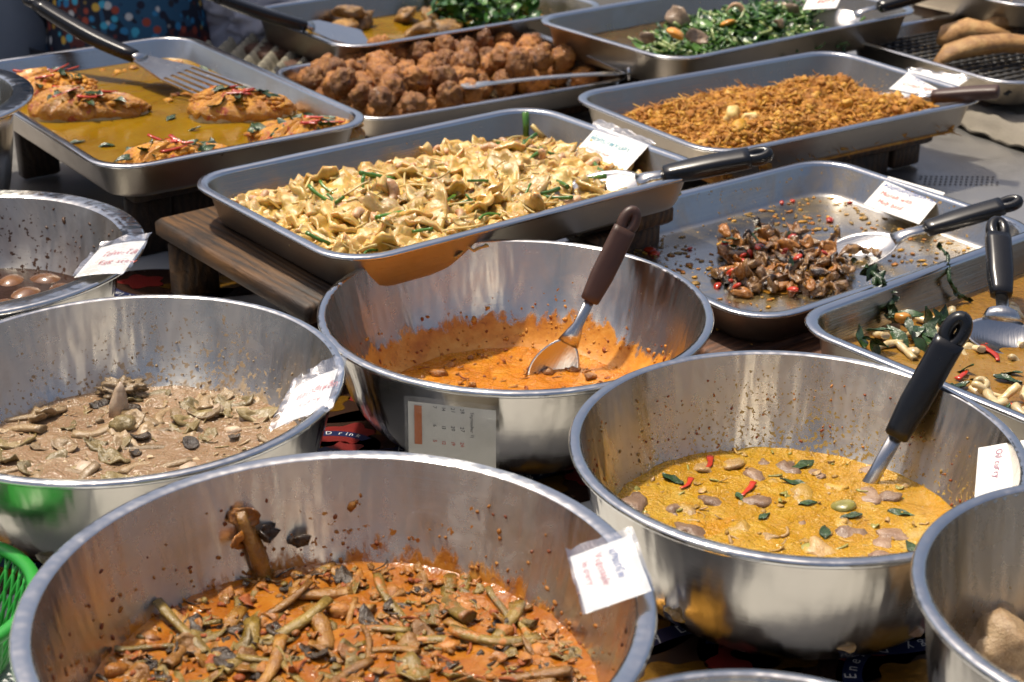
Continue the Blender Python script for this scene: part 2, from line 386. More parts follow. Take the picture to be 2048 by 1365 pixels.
DARK = plain('label_dark', (.018, .010, .008), .25, .2, 30, col2=(.04, .018, .01), scale=14)
NAVY = plain('label_navy', (.012, .02, .075), .3); WHT = plain('label_white', (.75, .75, .75), .4)
GOLDP = plain('label_gold', (.42, .22, .025), .22, .6, 60, metal=.7, col2=(.16, .07, .01), scale=45)
REDP = plain('label_red', (.22, .02, .015), .3, col2=(.10, .01, .01), scale=25)
def ellipse(cx, cy, a, b, n, z, a0=0, a1=360): return [(cx+a*math.cos(R(a0+(a1-a0)*i/n)), cy+b*math.sin(R(a0+(a1-a0)*i/n)), z) for i in range(n+1 if a1-a0 < 360 else n)]
def label_print(x, y, rot, s=1.):
    a, b = .085*s, .055*s; M0 = tr(x, y, 0) @ Matrix.Rotation(rot, 4, 'Z')
    P = lambda pts: [tuple(M0 @ Vector(p)) for p in pts]
    o = ob('printed_label', mesh('printed_label', P(ellipse(0, 0, a, b, 48, .0016)), [tuple(range(48))], DARK, False), cloth)
    for nm, mt, cx, cy, aa, bb, z in (('gold_emblem', GOLDP, -.028*s, -.006*s, .03*s, .022*s, .0019), ('red_emblem', REDP, .032*s, -.008*s, .026*s, .02*s, .0019)):
        ob(nm, mesh(nm, P([(cx+aa*math.cos(t)*(1+.18*math.sin(5*t)), cy+bb*math.sin(t)*(1+.18*math.sin(5*t)), z) for t in [2*math.pi*k/40 for k in range(40)]]), [tuple(range(40))], mt, False), o)
    o1 = ellipse(0, 0, a*.93, b*.93, 40, .0020, 20, 160); i1 = ellipse(0, 0, a*.74, b*.66, 40, .0020, 20, 160)
    ob('navy_band', mesh('navy_band', P(o1+i1), [(k, k+1, 41+k+1, 41+k) for k in range(40)], NAVY, False), o)
    bgx = Bag(); gs, w = glyphs('Energy Drink'); h = .0135*s
    for gx, vv, ff in gs:
        t = R(150-120*(gx/w)); ct = Vector((a*.80*math.cos(t), b*.72*math.sin(t), .0024)); t = t
        ang = math.atan2(-b*.75*math.cos(t), a*.8*math.sin(t))
        mm = M0 @ Matrix.Translation(ct) @ Matrix.Rotation(ang, 4, 'Z') @ Matrix.Scale(h, 4); bgx.add(vv, ff, 0, mm)
    ob('lettering', bgx.mesh('lettering', WHT, False), o)
for k, (px, py, rz, s) in enumerate([(760, 868, 200, 1), (690, 800, 15, 1.), (330, 575, 170, 1), (480, 560, 20, 1), (1400, 1335, 30, 1.1), (1620, 1290, 15, 1.1), (1850, 1330, 40, 1.0), (60, 1120, 15, 1), (120, 1090, 200, .8), (1300, 1230, 60, .8), (640, 900, 10, .7), (1120, 960, 30, .9), (1000, 930, 200, .9), (1760, 1240, 190, 1)]):
    p = onz(px, py, 0); label_print(p.x, p.y, R(rz), s)

# ------------------------------------------------------------------ bowls
BPROF = [(0, .0), (.36, .0), (.54, .010), (.65, .045), (.74, .12), (.82, .23), (.883, .38), (.93, .57), (.968, .79), (1., 1.)]
def smoothprof(pr, n=4):
    out = []
    for i in range(len(pr)-1):
        p0, p1, p2, p3 = pr[max(i-1, 0)], pr[i], pr[i+1], pr[min(i+2, len(pr)-1)]
        for k in range(n):
            t = k/n; out.append(tuple(.5*((2*p1[d])+(-p0[d]+p2[d])*t+(2*p0[d]-5*p1[d]+4*p2[d]-p3[d])*t*t+(-p0[d]+3*p1[d]-3*p2[d]+p3[d])*t**3) for d in (0, 1)))
    out.append(pr[-1]); return [(max(r, 0), max(z, 0)) for r, z in out]
SP = smoothprof(BPROF)
def bowl(name, label, x, y, Rout, h, w, inner, zb=.002):
    Ri = Rout-w; t = thing(name, label, 'bowl', (x, y, zb)); th = .0014
    H = h-zb
    Vi, Fi = lathe([(max(r, .004)*Ri, z*H+th) for r, z in SP]); Vo, Fo = lathe([(max(r, .004)*Ri+th, z*(H-.001)) for r, z in SP])
    b = Bag(); b.add(Vi, [f for f in Fi], 0); b.add(Vo, [f[::-1] for f in Fo], 1)
    n = 96; b.F += [tuple(range(n))[::-1], tuple(range(len(Vi), len(Vi)+n))]; b.M += [0, 1]
    ob('body', b.mesh('body', [inner, ST_OUT]), t)
    rr = .0032                              # flat flange ending in a rolled bead
    pr = [(Ri-.0006, H-.004), (Ri-.0002, H), (Ri+.0015, H+.0018), (Ri+w*.5, H+.0024), (Ri+w-rr*1.2, H+.0022)]
    pr += [(Ri+w-rr+rr*math.sin(a), H-.001+rr*math.cos(a)) for a in np.linspace(0, 3.6, 10)] + [(Ri+w-rr*2, H-.001), (Ri+.002, H-.003)]
    ob('rolled_rim', mesh('rolled_rim', *lathe(pr, 128), ST_RIM), t)
    t['_r'] = Ri; return dict(o=t, x=x, y=y, R=Ri, H=H, zb=zb, th=th)
def r_at(b, z):
    zz = min(max((z-b['zb']-b['th'])/b['H'], 0), 1)
    return b['R']*float(np.interp(zz, [p[1]+i*1e-7 for i, p in enumerate(SP)], [p[0] for p in SP]))
def level_for(b, py):
    for z in np.arange(b['zb']+.006, b['zb']+b['H'], .001):
        if proj((b['x'], b['y']+r_at(b, z), z))[1] < py: return float(z)
    return b['zb']+b['H']*.5
def liquid(name, label, cat, loops, mat, amp=.0012, fr=22, loc=(0, 0, 0), rotz=0, extra=None):
    """surface from rings of an outline; loops(s) gives the outline scaled by s"""
    V = []; nr = 44; L0 = loops(1.); n = len(L0); o = Vector(loc)
    for i in range(1, nr+1):
        s = (i/nr)**.85
        for p in loops(s):
            q = Vector((p[0], p[1], 0))*1.0 + o*3
            z = amp*noise.noise(q*fr)+amp*.5*noise.noise(q*fr*2.7)
            if extra: z += extra(p[0], p[1])
            if i == nr: z += .0012
            V.append((p[0], p[1], z))
    V, F = V, [(i*n+j, i*n+(j+1) % n, (i+1)*n+(j+1) % n, (i+1)*n+j) for i in range(nr-1) for j in range(n)]
    F.append(tuple(range(n))[::-1])
    o = ob(name, mesh(name, V, [f[::-1] for f in F], mat), None, loc, (0, 0, rotz)); return tag(o, label, cat, None, 'stuff')
def bowl_liquid(b, name, label, cat, z, mat, **k):
    rr = r_at(b, z)+.0006
    return liquid(name, label, cat, lambda s: [(rr*s*math.cos(2*math.pi*j/120), rr*s*math.sin(2*math.pi*j/120)) for j in range(120)], mat, loc=(b['x'], b['y'], z), **k)
def wall_bits(b, name, label, z0, z1, n, size, mats, a0=0, a1=360, power=1.6, seed=1):
    """lumps of food stuck to the inner wall"""
    q = random.Random(seed); bg_ = Bag()
    for i in range(n):
        z = z0+(z1-z0)*q.random()**power; a = R(q.uniform(a0, a1)); r = r_at(b, z)-.0005; dr = (r_at(b, z+.004)-r_at(b, z-.004))/.008
        nrm = Vector((-math.cos(a), -math.sin(a), dr)).normalized(); s = size*q.uniform(.35, 1.)*(1 if q.random() > .06 else 1.8)
        mm = tr(b['x']+r*math.cos(a), b['y']+r*math.sin(a), z) @ nrm.to_track_quat('Z', 'Y').to_matrix().to_4x4() @ Matrix.Rotation(q.uniform(0, 6), 4, 'Z')
        bg_.add(*blob(i*.37+seed, s*q.uniform(.7, 1.9), s, s*.42, .5, 1.5, 1), q.randrange(len(mats)), mm)
    o = ob(name, bg_.mesh(name, mats)); return tag(o, label, 'food residue', None, 'stuff')

ST_M = steel('steel_red_curry_bowl', radial=True, rough=.11, residue=(RESID_M, .010, .062, .30), specks=(RESID_O, 190, .97, .02, .12))
ST_C = steel('steel_yellow_curry_bowl', radial=True, rough=.14, film=([(.3, (.14, .10, .03)), (.6, (.24, .18, .07))], .30, 18, .5), specks=(RESID_G, 300, .885, .03, .13))
ST_F = steel('steel_front_curry_bowl', radial=True, rough=.12, residue=(RESID_O, .05, .128, .62), specks=(RESID_O, 130, .96, .05, .15), film=([(.3, (.2, .12, .05)), (.6, (.32, .22, .11))], .22, 9, .48))
ST_B = steel('steel_beige_curry_bowl', radial=True, rough=.15, residue=(RESID_B, .03, .09, .70), specks=(RESID_B, 200, .91, .03, .15), film=([(.3, (.25, .18, .10)), (.6, (.4, .3, .2))], .3, 12, .5))
ST_E = steel('steel_egg_bowl', radial=True, rough=.24, specks=(RESID_D, 130, .93, .03, .16), film=([(.3, (.06, .035, .02)), (.6, (.12, .07, .04))], .4, 9, .45))
ST_P = steel('steel_plain_bowl', radial=True, rough=.13, specks=(RESID_Y, 110, .92, .02, .2))

bM = bowl('curry_bowl', 'steel mixing bowl of orange curry with a calendar card on its outside', .0032, 1.4915, .194, .125, .009, ST_M)
bC = bowl('curry_bowl', 'steel mixing bowl of yellow chicken curry with black-handled ladle', .2315, 1.1896, .185, .135, .010, ST_C)
bF = bowl('curry_bowl', 'large flat-rimmed steel bowl of orange curry with vegetable stems', -.1137, .9324, .2114, .15, .014, ST_F)
bB = bowl('curry_bowl', 'steel bowl of pale beige curry with a bagged card on its rim', -.3440, 1.3238, .1955, .125, .009, ST_B)
bE = bowl('egg_bowl', 'wide-rimmed steel basin of brown stewed eggs beside the wooden bench', -.583, 1.627, .192, .13, .026, ST_E)
bL = bowl('steel_basin', 'steel basin with broad polished rim overlapping the fish tray corner', -.768, 1.953, .177, .20, .026, ST_P)
pR = onz(1830, 1190, .18)
bR = bowl('curry_bowl', 'deep steel bowl holding a pale chunk of meat beside the yellow curry bowl', pR.x+.157, pR.y-.004, .157, .18, .010, ST_P)
pT = onz(1480, 1340, .2)
bT = bowl('steel_bowl', 'steel bowl rim in front of the yellow curry bowl, with only its back edge showing', pT.x, pT.y-.125, .125, .20, .008, ST_P)

LQ_M = liquid_mat('orange_curry', [(.3, (.46, .13, .006)), (.5, (.62, .22, .010)), (.68, (.70, .31, .03))], 26, .12, bump=.6, bscale=60)
LQ_C = liquid_mat('yellow_curry', [(.3, (.40, .20, .006)), (.48, (.50, .27, .010)), (.6, (.54, .33, .03)), (.75, (.58, .42, .13))], 15, .13, speck=(240, .70, (.22, .10, .01)), bump=.65, bscale=60, oil=(9, .54, (.46, .21, .004)))
LQ_F = liquid_mat('orange_veg_curry', [(.28, (.22, .06, .005)), (.48, (.36, .12, .010)), (.62, (.45, .18, .022)), (.78, (.54, .28, .07))], 26, .12, speck=(170, .70, (.2, .03, .008)), bump=.4, bscale=30)
LQ_B = liquid_mat('beige_curry', [(.3, (.26, .165, .088)), (.5, (.31, .205, .115)), (.7, (.37, .26, .16))], 10, .16, speck=(260, .73, (.14, .08, .04)), bump=.55, bscale=50)
LQ_E = liquid_mat('brown_broth', [(.3, (.018, .007, .003)), (.7, (.05, .02, .008))], 10, .10, bump=.06, speck=(300, .74, (.12, .07, .02)))
zM = level_for(bM, 708)+.003; zC = level_for(bC, 899); zF = level_for(bF, 1128); zB = level_for(bB, 776); zE = level_for(bE, 540)
bowl_liquid(bM, 'orange_curry', 'thick orange curry left in the bottom of the bowl with brown-handled spoon', 'curry', zM, LQ_M, amp=.0018, fr=36)
bowl_liquid(bC, 'yellow_curry', 'oily yellow curry around the chicken pieces', 'curry', zC, LQ_C, amp=.0022, fr=40)
bowl_liquid(bF, 'vegetable_curry', 'orange curry around the stems in the large flat-rimmed bowl', 'curry', zF, LQ_F, amp=.004, fr=34)
bowl_liquid(bB, 'beige_curry', 'pale beige coconut curry in the bowl with bagged card', 'curry', zB, LQ_B, amp=.002, fr=36)
bowl_liquid(bE, 'egg_broth', 'dark brown broth around the stewed eggs', 'broth', zE, LQ_E, amp=.0004)

RES0 = food('residue_bright_orange', RESID_M, 90, .35, .5, 300); RES1 = food('residue_orange', RESID_O, 90, .35, .5, 300); RES2 = food('residue_dark_red', [(.3, (.2, .03, .005)), (.7, (.38, .1, .01))], 90, .35, .5, 300)
RES3 = food('residue_olive', RESID_Y, 90, .35, .4, 300); RES4 = food('residue_beige', RESID_B, 90, .4, .4, 300); RES5 = food('residue_brown', RESID_D, 90, .4, .4, 300)
wall_bits(bM, 'orange_residue', 'orange curry flecks stuck round the wall of the calendar-card bowl', zM, zM+.042, 360, .002, [RES0, RES0, RES1, RES0, RES2], power=1.2, seed=2)
wall_bits(bC, 'yellow_residue', 'olive flecks stuck to the yellow curry bowl wall', zC, .118, 380, .0013, [RES3, RES1, RES3, RES2], power=1.0, seed=3)
wall_bits(bF, 'orange_residue', 'orange flecks stuck to the wall of the large flat-rimmed bowl', zF, .128, 300, .0021, [RES1, RES1, RES1, RES2], power=1.8, seed=4)
wall_bits(bB, 'beige_residue', 'pale flecks stuck to the beige curry bowl wall', zB, .085, 220, .0015, [RES4], power=1.6, seed=5)
wall_bits(bE, 'brown_residue', 'dark flecks stuck to the egg basin wall', zE, .125, 120, .0016, [RES5], power=.6, seed=6)

# ------------------------------------------------------------------ trays
def tray(name, label, cx, cy, zr, ang, L, W, depth=.048, lip=.012, rc=.05, inner=None):
    t = thing(name, label, 'tray', (cx, cy, zr-depth), R(ang)); hx, hy = L/2, W/2; d = depth
    ix, iy = hx-lip, hy-lip; sl_ = .012; r = rc
    def lp(ox, z): return rloop(ix-ox, iy-ox, max(r-ox*.7, .012), z)
    ins = [lp(sl_+.03, .0012), lp(sl_+.008, .0012), lp(sl_+.002, .003), lp(sl_-.0012, .0075), lp(.001, d-.004), lp(-.0005, d-.001)]
    Vi, Fi = loft(ins); Fi.append(tuple(range(len(ins[0])))[::-1])
    outs = [lp(sl_+.03, 0), lp(sl_+.007, 0), lp(sl_+.0005, .002), lp(sl_-.0026, .007), lp(-.0005, d-.004), lp(-.0015, d-.0015)]
    Vo, Fo = loft(outs); Fo.append(tuple(range(len(outs[0])))[::-1])
    b = Bag(); b.add(Vi, Fi, 0); b.add(Vo, [f[::-1] for f in Fo], 1)
    ob('pan', b.mesh('pan', [inner or ST_TRAY, ST_TRAY_OUT]), t)
    rims = [lp(.0006, d-.003), lp(-.0002, d), lp(-.002, d+.0012), lp(-lip*.6, d+.0014), lp(-lip+.0014, d+.001), lp(-lip, d-.0008), lp(-lip+.0008, d-.003), lp(-.0024, d-.0018)]
    ob('rim', mesh('rim', *loft(rims), ST_TRAY_RIM), t)
    ca, sa = math.cos(R(ang)), math.sin(R(ang))
    return dict(o=t, x=cx, y=cy, zb=zr-depth, zr=zr, ang=R(ang), hx=ix-sl_, hy=iy-sl_, d=d, rc=max(rc-sl_*.7, .012),
                W=lambda u, v, z=0.: Vector((cx+u*ca-v*sa, cy+u*sa+v*ca, zr-depth+z)), loc=lambda p: ((p.x-cx)*ca+(p.y-cy)*sa, -(p.x-cx)*sa+(p.y-cy)*ca))
def tray_liquid(t, name, label, cat, lev, mat, **k):
    e = .0105*(lev/(t['d'])) ; hx, hy, r = t['hx']+e, t['hy']+e, t['rc']+e*.7
    base = rloop(hx, hy, r, 0, 7, 14)
    return liquid(name, label, cat, lambda s: [(p[0]*s, p[1]*s) for p in base], mat, loc=(t['x'], t['y'], t['zb']+lev), rotz=t['ang'], **k)
def at(t, px, py, lev): return onz(px, py, t['zb']+lev)

tA = tray('food_tray', 'steel tray of fish pieces in orange-yellow sauce with slotted turner', -.4916, 2.172, .15, 36.2, .375, .578, inner=steel('steel_fish_tray', film=([(.3, (.13, .1, .05)), (.6, (.22, .17, .09))], .25, 12, .5)))
tD = tray('food_tray', 'steel tray of braised fish maw with spring onion on the wooden bench', -.072, 1.853, .145, 38.54, .53, .354)
tF = tray('food_tray', 'steel tray of golden shredded egg with brown-handled spoon', .385, 2.328, .11, 33.5, .53, .345)
tG = tray('food_tray', 'steel tray heaped with brown fried balls and tongs', -.102, 2.611, .065, 32.7, .5, .355, depth=.04)
tE = tray('food_tray', 'steel tray of mussels with mostly bare oily floor', .335, 1.838, .085, 36.8, .48, .365, inner=ST_GREASY, depth=.042)
a = R(39.6); pK = onz(1560, 641, .11)
tK = tray('food_tray', 'steel tray of squid and basil in brown sauce', pK.x+.25*math.cos(a)+.18*math.sin(a), pK.y+.25*math.sin(a)-.18*math.cos(a), .11, 39.6, .50, .36, depth=.0655)
a = R(38.5); pH = onz(1350, 125, .125)
tH = tray('food_tray', 'steel tray of stir-fried green vegetables with carrot', pH.x+.30*math.cos(a)-.18*math.sin(a), pH.y+.30*math.sin(a)+.18*math.cos(a), .125, 38.5, .60, .36, depth=.055)
a = R(36.5); pI = onz(690, 100, .10)
tI = tray('food_tray', 'steel tray of fried fish and green leaves with broad turner', pI.x+.28*math.cos(a)-.18*math.sin(a), pI.y+.28*math.sin(a)+.18*math.cos(a), .10, 36.5, .56, .36, depth=.055)
a = R(33.5); pJ = onz(1662, 69, .085)
tJ = tray('food_tray', 'steel tray with wire rack carrying dried fish', pJ.x+.24*math.cos(a)+.20*math.sin(a), pJ.y+.24*math.sin(a)-.20*math.cos(a), .085, 33.5, .48, .40, depth=.045)
pN = onz(1885, 12, .13)
tN = tray('food_tray', 'steel tray corner behind the dried fish rack', pN.x+.26*math.cos(a)+.02, pN.y+.26*math.sin(a)+.12, .13, 36, .48, .34)

# ------------------------------------------------------------------ wooden benches and planks under the trays
def bench(name, label, t, px0, px1, top, planks, over=.02, mat=WOOD, off=(0, 0), leg=True):
    """low bench: planks run across the tray (local y), two end boards as legs"""
    th = .022; o = thing(name, label, 'wooden bench', (t['x']+off[0], t['y']+off[1], 0), t['ang'])
    for (u0, u1, v0, v1) in planks:
        p = ob('plank', mesh('plank', *box(-(u1-u0)/2, (u1-u0)/2, -(v1-v0)/2, (v1-v0)/2, -th/2, th/2, .004), mat), o, ((u0+u1)/2, (v0+v1)/2, top-th/2-.0008))
    if leg and top-th > .02:
        U0 = min(p[0] for p in planks); U1 = max(p[1] for p in planks); V0 = min(p[2] for p in planks); V1 = max(p[3] for p in planks)
        for v in (V0+.02, V1-.02-.024):
            for u in (U0+.002, U1-.06):
                ob('leg', mesh('leg', *box(-.028, .028, -.011, .011, 0, top-th-.003, .003), mat), o, (u+.03, v+.012, .0015))
            ob('cross_board', mesh('cross_board', *box(U0+.064, U1-.064, -.009, .009, top-th-.045, top-th-.004, .003), mat), o, (0, v+.012, 0))
    return o
bench('wooden_bench', 'worn dark plank bench carrying the fish maw tray', tD, 0, 0, tD['zb'], [(-.292, -.20, -.142, .195), (-.05, .03, -.142, .19), (.15, .23, -.142, .17)])
bench('wooden_bench', 'wooden bench carrying the fish tray, coloured dark for the shade there', tA, 0, 0, tA['zb'], [(-.13, -.02, -.22, .22), (.02, .13, -.22, .22)], mat=WOOD_SHADE)
bench('wooden_pallet', 'red-brown plank pallet carrying the mussel and squid trays', tE, 0, 0, tE['zb'], [(-.26, .30, -.33+i*.085, -.33+i*.085+.08) for i in range(6)], mat=WOOD2)
bench('wooden_pallet', 'plank pallet carrying the shredded egg tray', tF, 0, 0, tF['zb'], [(-.2, .2, -.12, -.03), (-.2, .2, .03, .12)])
bench('wooden_pallet', 'plank pallet carrying the fried ball tray', tG, 0, 0, tG['zb'], [(-.2, .2, -.12, -.03), (-.2, .2, .03, .12)], leg=False)
bench('wooden_bench', 'wooden bench carrying the green vegetable tray', tH, 0, 0, tH['zb'], [(-.2, .25, .02, .10), (-.2, .25, .11, .17)])
bench('wooden_bench', 'red-brown plank bench carrying the fried fish tray', tI, 0, 0, tI['zb'], [(-.30, .25, -.17, -.09), (-.30, .25, -.07, .01), (-.30, .25, .06, .15)], mat=WOOD2)
bench('wooden_pallet', 'plank pallet carrying the dried fish tray', tJ, 0, 0, tJ['zb'], [(-.2, .2, -.12, -.03), (-.2, .2, .03, .12)])
bench('wooden_pallet', 'plank pallet carrying the tray behind the dried fish', tN, 0, 0, tN['zb'], [(-.2, .2, -.12, -.03), (-.2, .2, .03, .12)])
# ------------------------------------------------------------------ food helpers
def variants(fn, n): return [fn(i) for i in range(n)]
LOOK = {'fish_maw': 'golden', 'fish_maw_grey': 'greyish', 'stem_green_brown': 'olive-green', 'stem_curry_coated': 'orange-coated', 'chicken_piece': 'pale', 'brown_meat': 'brown', 'mussel_meat': 'brown', 'mussel_orange': 'orange', 'beige_veg': 'beige', 'olive_beige_veg': 'olive'}
def put(name, me, loc, rot, sc, label, cat, group):
    label = label.replace('{c}', LOOK.get(me.materials[0].name, 'soft'))
    o = ob(name, me, None, loc, rot, sc); return tag(o, label, cat, group)
def scatter_bowl(b, z, n, rmax, name, meshes, label, cat, group, seed, sc=(.8, 1.2), dz=(-.002, .003), tilt=.3, gap=.012, keep=None):
    q = random.Random(seed); pts = []; rr = r_at(b, z)*rmax; tries = 0
    while len(pts) < n and tries < n*60:
        tries += 1; a = q.uniform(0, 6.283); r = rr*math.sqrt(q.random()); x, y = b['x']+r*math.cos(a), b['y']+r*math.sin(a)
        if any((x-p[0])**2+(y-p[1])**2 < gap*gap for p in pts): continue
        if keep:
            u, v = proj((x, y, z))
            if not keep(u, v): continue
        pts.append((x, y))
        put(name, q.choice(meshes), (x, y, z+q.uniform(*dz)), (q.uniform(-tilt, tilt), q.uniform(-tilt, tilt), q.uniform(0, 6.283)), q.uniform(*sc), label, cat, group)

STEM = food('stem_green_brown', [(.3, (.10, .06, .008)), (.5, (.20, .125, .018)), (.7, (.32, .21, .04))], 40, .26, .6, 160, coat=.5, speck=(45, .56, (.34, .12, .012)))
STEM_O = food('stem_curry_coated', [(.3, (.16, .06, .008)), (.5, (.28, .12, .014)), (.7, (.38, .2, .035))], 40, .26, .6, 160, coat=.5)
DARKV = food('dark_veg', [(.3, (.015, .009, .005)), (.6, (.06, .035, .015))], 60, .25, .6, 160, coat=.4)
CHICK = food('chicken_piece', [(.3, (.30, .17, .06)), (.55, (.42, .27, .11)), (.75, (.5, .36, .18))], 50, .26, .5, 150, sss=.15, coat=.3, speck=(40, .5, (.46, .27, .04)))
PORK = food('brown_meat', [(.3, (.16, .085, .05)), (.7, (.34, .22, .14))], 50, .3, .5, 150, coat=.3)
BASIL = food('basil_leaf', [(.3, (.012, .028, .008)), (.6, (.03, .07, .015)), (.8, (.06, .11, .02))], 60, .25, .3, 200, coat=.4)
CHILI = food('red_chili', [(.3, (.36, .02, .008)), (.7, (.55, .05, .012))], 50, .18, .1, 100, coat=.5)
EGGPL = food('green_eggplant', [(.3, (.16, .15, .03)), (.6, (.30, .27, .06)), (.8, (.42, .36, .12))], 40, .25, .2, 120, coat=.4)
BEIGEV = food('beige_veg', [(.3, (.19, .125, .055)), (.5, (.28, .19, .095)), (.75, (.40, .285, .17))], 40, .26, .5, 150, coat=.45)
BEIGEG = food('olive_beige_veg', [(.3, (.15, .11, .035)), (.5, (.23, .17, .065)), (.75, (.34, .25, .13))], 40, .26, .5, 150, coat=.45)
FISHG = food('pale_fish', [(.3, (.42, .30, .2)), (.7, (.58, .46, .34))], 50, .3, .4, 150, sss=.1)
ORLUMP = food('orange_lump', [(.3, (.22, .07, .008)), (.5, (.36, .13, .016)), (.7, (.46, .21, .04))], 70, .24, .6, 180, coat=.3)

# --- large flat-rimmed bowl: stems, dark bits
mS = variants(lambda i: mesh('vegetable_stem', *stem(i+3, .036+.014*(i % 4), .0027+.0010*(i % 3), .28, 8, 9, None, .55, hollow=True), STEM if i % 2 else STEM_O), 10)
mDk = variants(lambda i: mesh('dark_vegetable', *flake(i+40, .011, .008, .0022, .9, 4, 14), DARKV), 5)
mFl = variants(lambda i: mesh('vegetable_leaf_piece', *flake(i+60, .014, .009, .0016, 1.0, 4, 14), STEM if i % 2 else STEM_O), 5)
scatter_bowl(bF, zF, 150, .93, 'cut_vegetable', mS, '{c} cut stem lying in the orange vegetable curry', 'vegetable', 'stems in the orange vegetable curry', 11, (.75, 1.5), (-.0045, .003), .18, .0125)
scatter_bowl(bF, zF, 34, .9, 'dark_vegetable', mDk, 'small dark wilted piece floating in the orange vegetable curry', 'vegetable', 'dark pieces in the orange vegetable curry', 12, (.5, 1.1), (-.001, .002), .3, .02)
scatter_bowl(bF, zF, 60, .93, 'vegetable_leaf', mFl, 'curled {c} leaf piece in the orange vegetable curry', 'vegetable', 'soft leaf pieces in the orange vegetable curry', 13, (.7, 1.3), (-.003, .002), .5, .014)
mOl = variants(lambda i: mesh('curry_lump', *blob(i+90, .009, .007, .005, .5, 1.6, 2, .15), ORLUMP), 5)
scatter_bowl(bF, zF, 30, .95, 'curry_lump', mOl, 'small orange lump of meat in the orange vegetable curry', 'meat', 'orange lumps in the vegetable curry', 14, (.6, 1.4), (-.004, -.001), .7, .012)
# the upright stem leaning on the bowl wall
p0 = onz(524, 1150, zF+.001)
def wall_at(b, px, py):
    best = None
    for z in np.arange(b['zb']+.01, b['zb']+b['H'], .002):
        for a in np.arange(20, 161, 1.):
            w_ = Vector((b['x']+(r_at(b, z)-.006)*math.cos(R(a)), b['y']+(r_at(b, z)-.006)*math.sin(R(a)), z)); u, v = proj(w_); d = (u-px)**2+(v-py)**2
            if best is None or d < best[0]: best = (d, w_)
    return best[1]
p1 = wall_at(bF, 486, 1022); dv = p1-p0
st = ob('leaning_stem', mesh('leaning_stem', *tube([dv*t+Vector((.002*math.sin(t*5), -.002*math.sin(t*4), 0)) for t in (-.12, 0, .2, .4, .6, .8, 1.)], [.0085, .0082, .0076, .0072, .0068, .0064, .0062], 10), STEM_O), None, p0)
tag(st, 'thick stem leaning upright against the wall of the flat-rimmed bowl', 'vegetable')
for k, (px, py, s_) in enumerate(((490, 1030, .013), (530, 1068, .012), (602, 1082, .010), (478, 1075, .010))):
    w_ = wall_at(bF, px, py)
    o = ob('stem_shred', mesh('stem_shred', *flake(70+k, s_, s_*.6, .0016, 1.1, 5, 16, .3), DARKV if k in (2, 1) else ORLUMP), None, w_+Vector((0, -.003, .001)), (1.1, .2, 1.4*k))
    tag(o, ['curry-covered shred at the top of the leaning stem', 'brown shred hanging right beside the leaning stem', 'dark fleck stuck on the bowl wall apart from the leaning stem', 'thin brown fibre hanging on the left of the leaning stem'][k], 'vegetable')
def pulp(b, z, n, mats, name, label, seed, ln=(.006, .018), up=.003, keep=None):
    q = random.Random(seed); bg_ = Bag(); rr = r_at(b, z)
    for i in range(n):
        a = q.uniform(0, 6.283); r = rr*math.sqrt(q.random())*.97; L_ = q.uniform(*ln); x, y = r*math.cos(a), r*math.sin(a)
        if keep and not keep(*proj((b['x']+x, b['y']+y, z))): continue
        mm = tr(x, y, q.uniform(-.0015, up)) @ rotm((q.gauss(0, .25), q.gauss(0, .25), q.uniform(0, 6.28)))
        k = q.random()
        if k < .4: bg_.add(*stem(i, L_*1.3, q.uniform(.0006, .0016), .6, 5, 4, None, .7), q.randrange(len(mats)), mm)
        elif k < .7: bg_.add(*flake(i+.5, L_*.45, L_*.3, .0009, .9, 2, 9, .3), q.randrange(len(mats)), mm)
        else: bg_.add(*blob(i*.3, L_*.3, L_*.22, L_*.15, .6, 1.6, 1), q.randrange(len(mats)), mm)
    tag(ob(name, bg_.mesh(name, mats), None, (b['x'], b['y'], z)), label, 'curry pulp', None, 'stuff')
pulp(bF, zF, 1500, [STEM, STEM_O, ORLUMP, ORLUMP, RES2, DARKV], 'curry_pulp', 'shreds and pulp floating among the stems of the orange curry', 15)
pulp(bM, zM, 260, [ORLUMP, RES1, RES2], 'curry_pulp', 'fine orange pulp on the curry with the brown-handled spoon', 16, (.004, .010))
pulp(bC, zC, 240, [CHICK, EGGPL, RES3, CHICK], 'curry_pulp', 'fine pale pulp floating on the yellow curry', 17, (.004, .012), .001)
pulp(bB, zB, 380, [BEIGEV, BEIGEG, RES4, BEIGEV], 'curry_pulp', 'fine shreds floating on the beige curry', 18, (.005, .014), .0002)

# --- vegetables of the beige curry
mBv = variants(lambda i: mesh('beige_vegetable', *(stem(i+21, .032+.010*(i % 3), .0036+.001*(i % 2), .5, 8, 7, None, .6, hollow=True) if i % 2 else flake(i+30, .015, .009, .0022, .9, 5, 16, .25)), BEIGEV if i % 4 else BEIGEG), 8)
kb = lambda u, v: True
scatter_bowl(bB, zB, 100, .95, 'stewed_vegetable', mBv, 'soft {c} vegetable lying in the beige curry', 'vegetable', 'vegetables in the beige curry', 21, (.7, 1.4), (-.0042, .0008), .25, .0115)
mFg = variants(lambda i: mesh('fish_bit', *blob(i+15, .011, .007, .005, .5, 1.3, 2, .1), FISHG), 4)
scatter_bowl(bB, zB, 16, .9, 'fish_bit', mFg, 'pale flake of fish in the beige curry', 'fish', 'fish flakes in the beige curry', 22, (.7, 1.3), (-.004, .0), .4, .03)
scatter_bowl(bB, zB, 12, .9, 'dark_vegetable', mDk, 'small dark skin piece floating in the beige curry', 'vegetable', 'dark pieces in the beige curry', 23, (.5, .9), (0, .002), .3, .03)
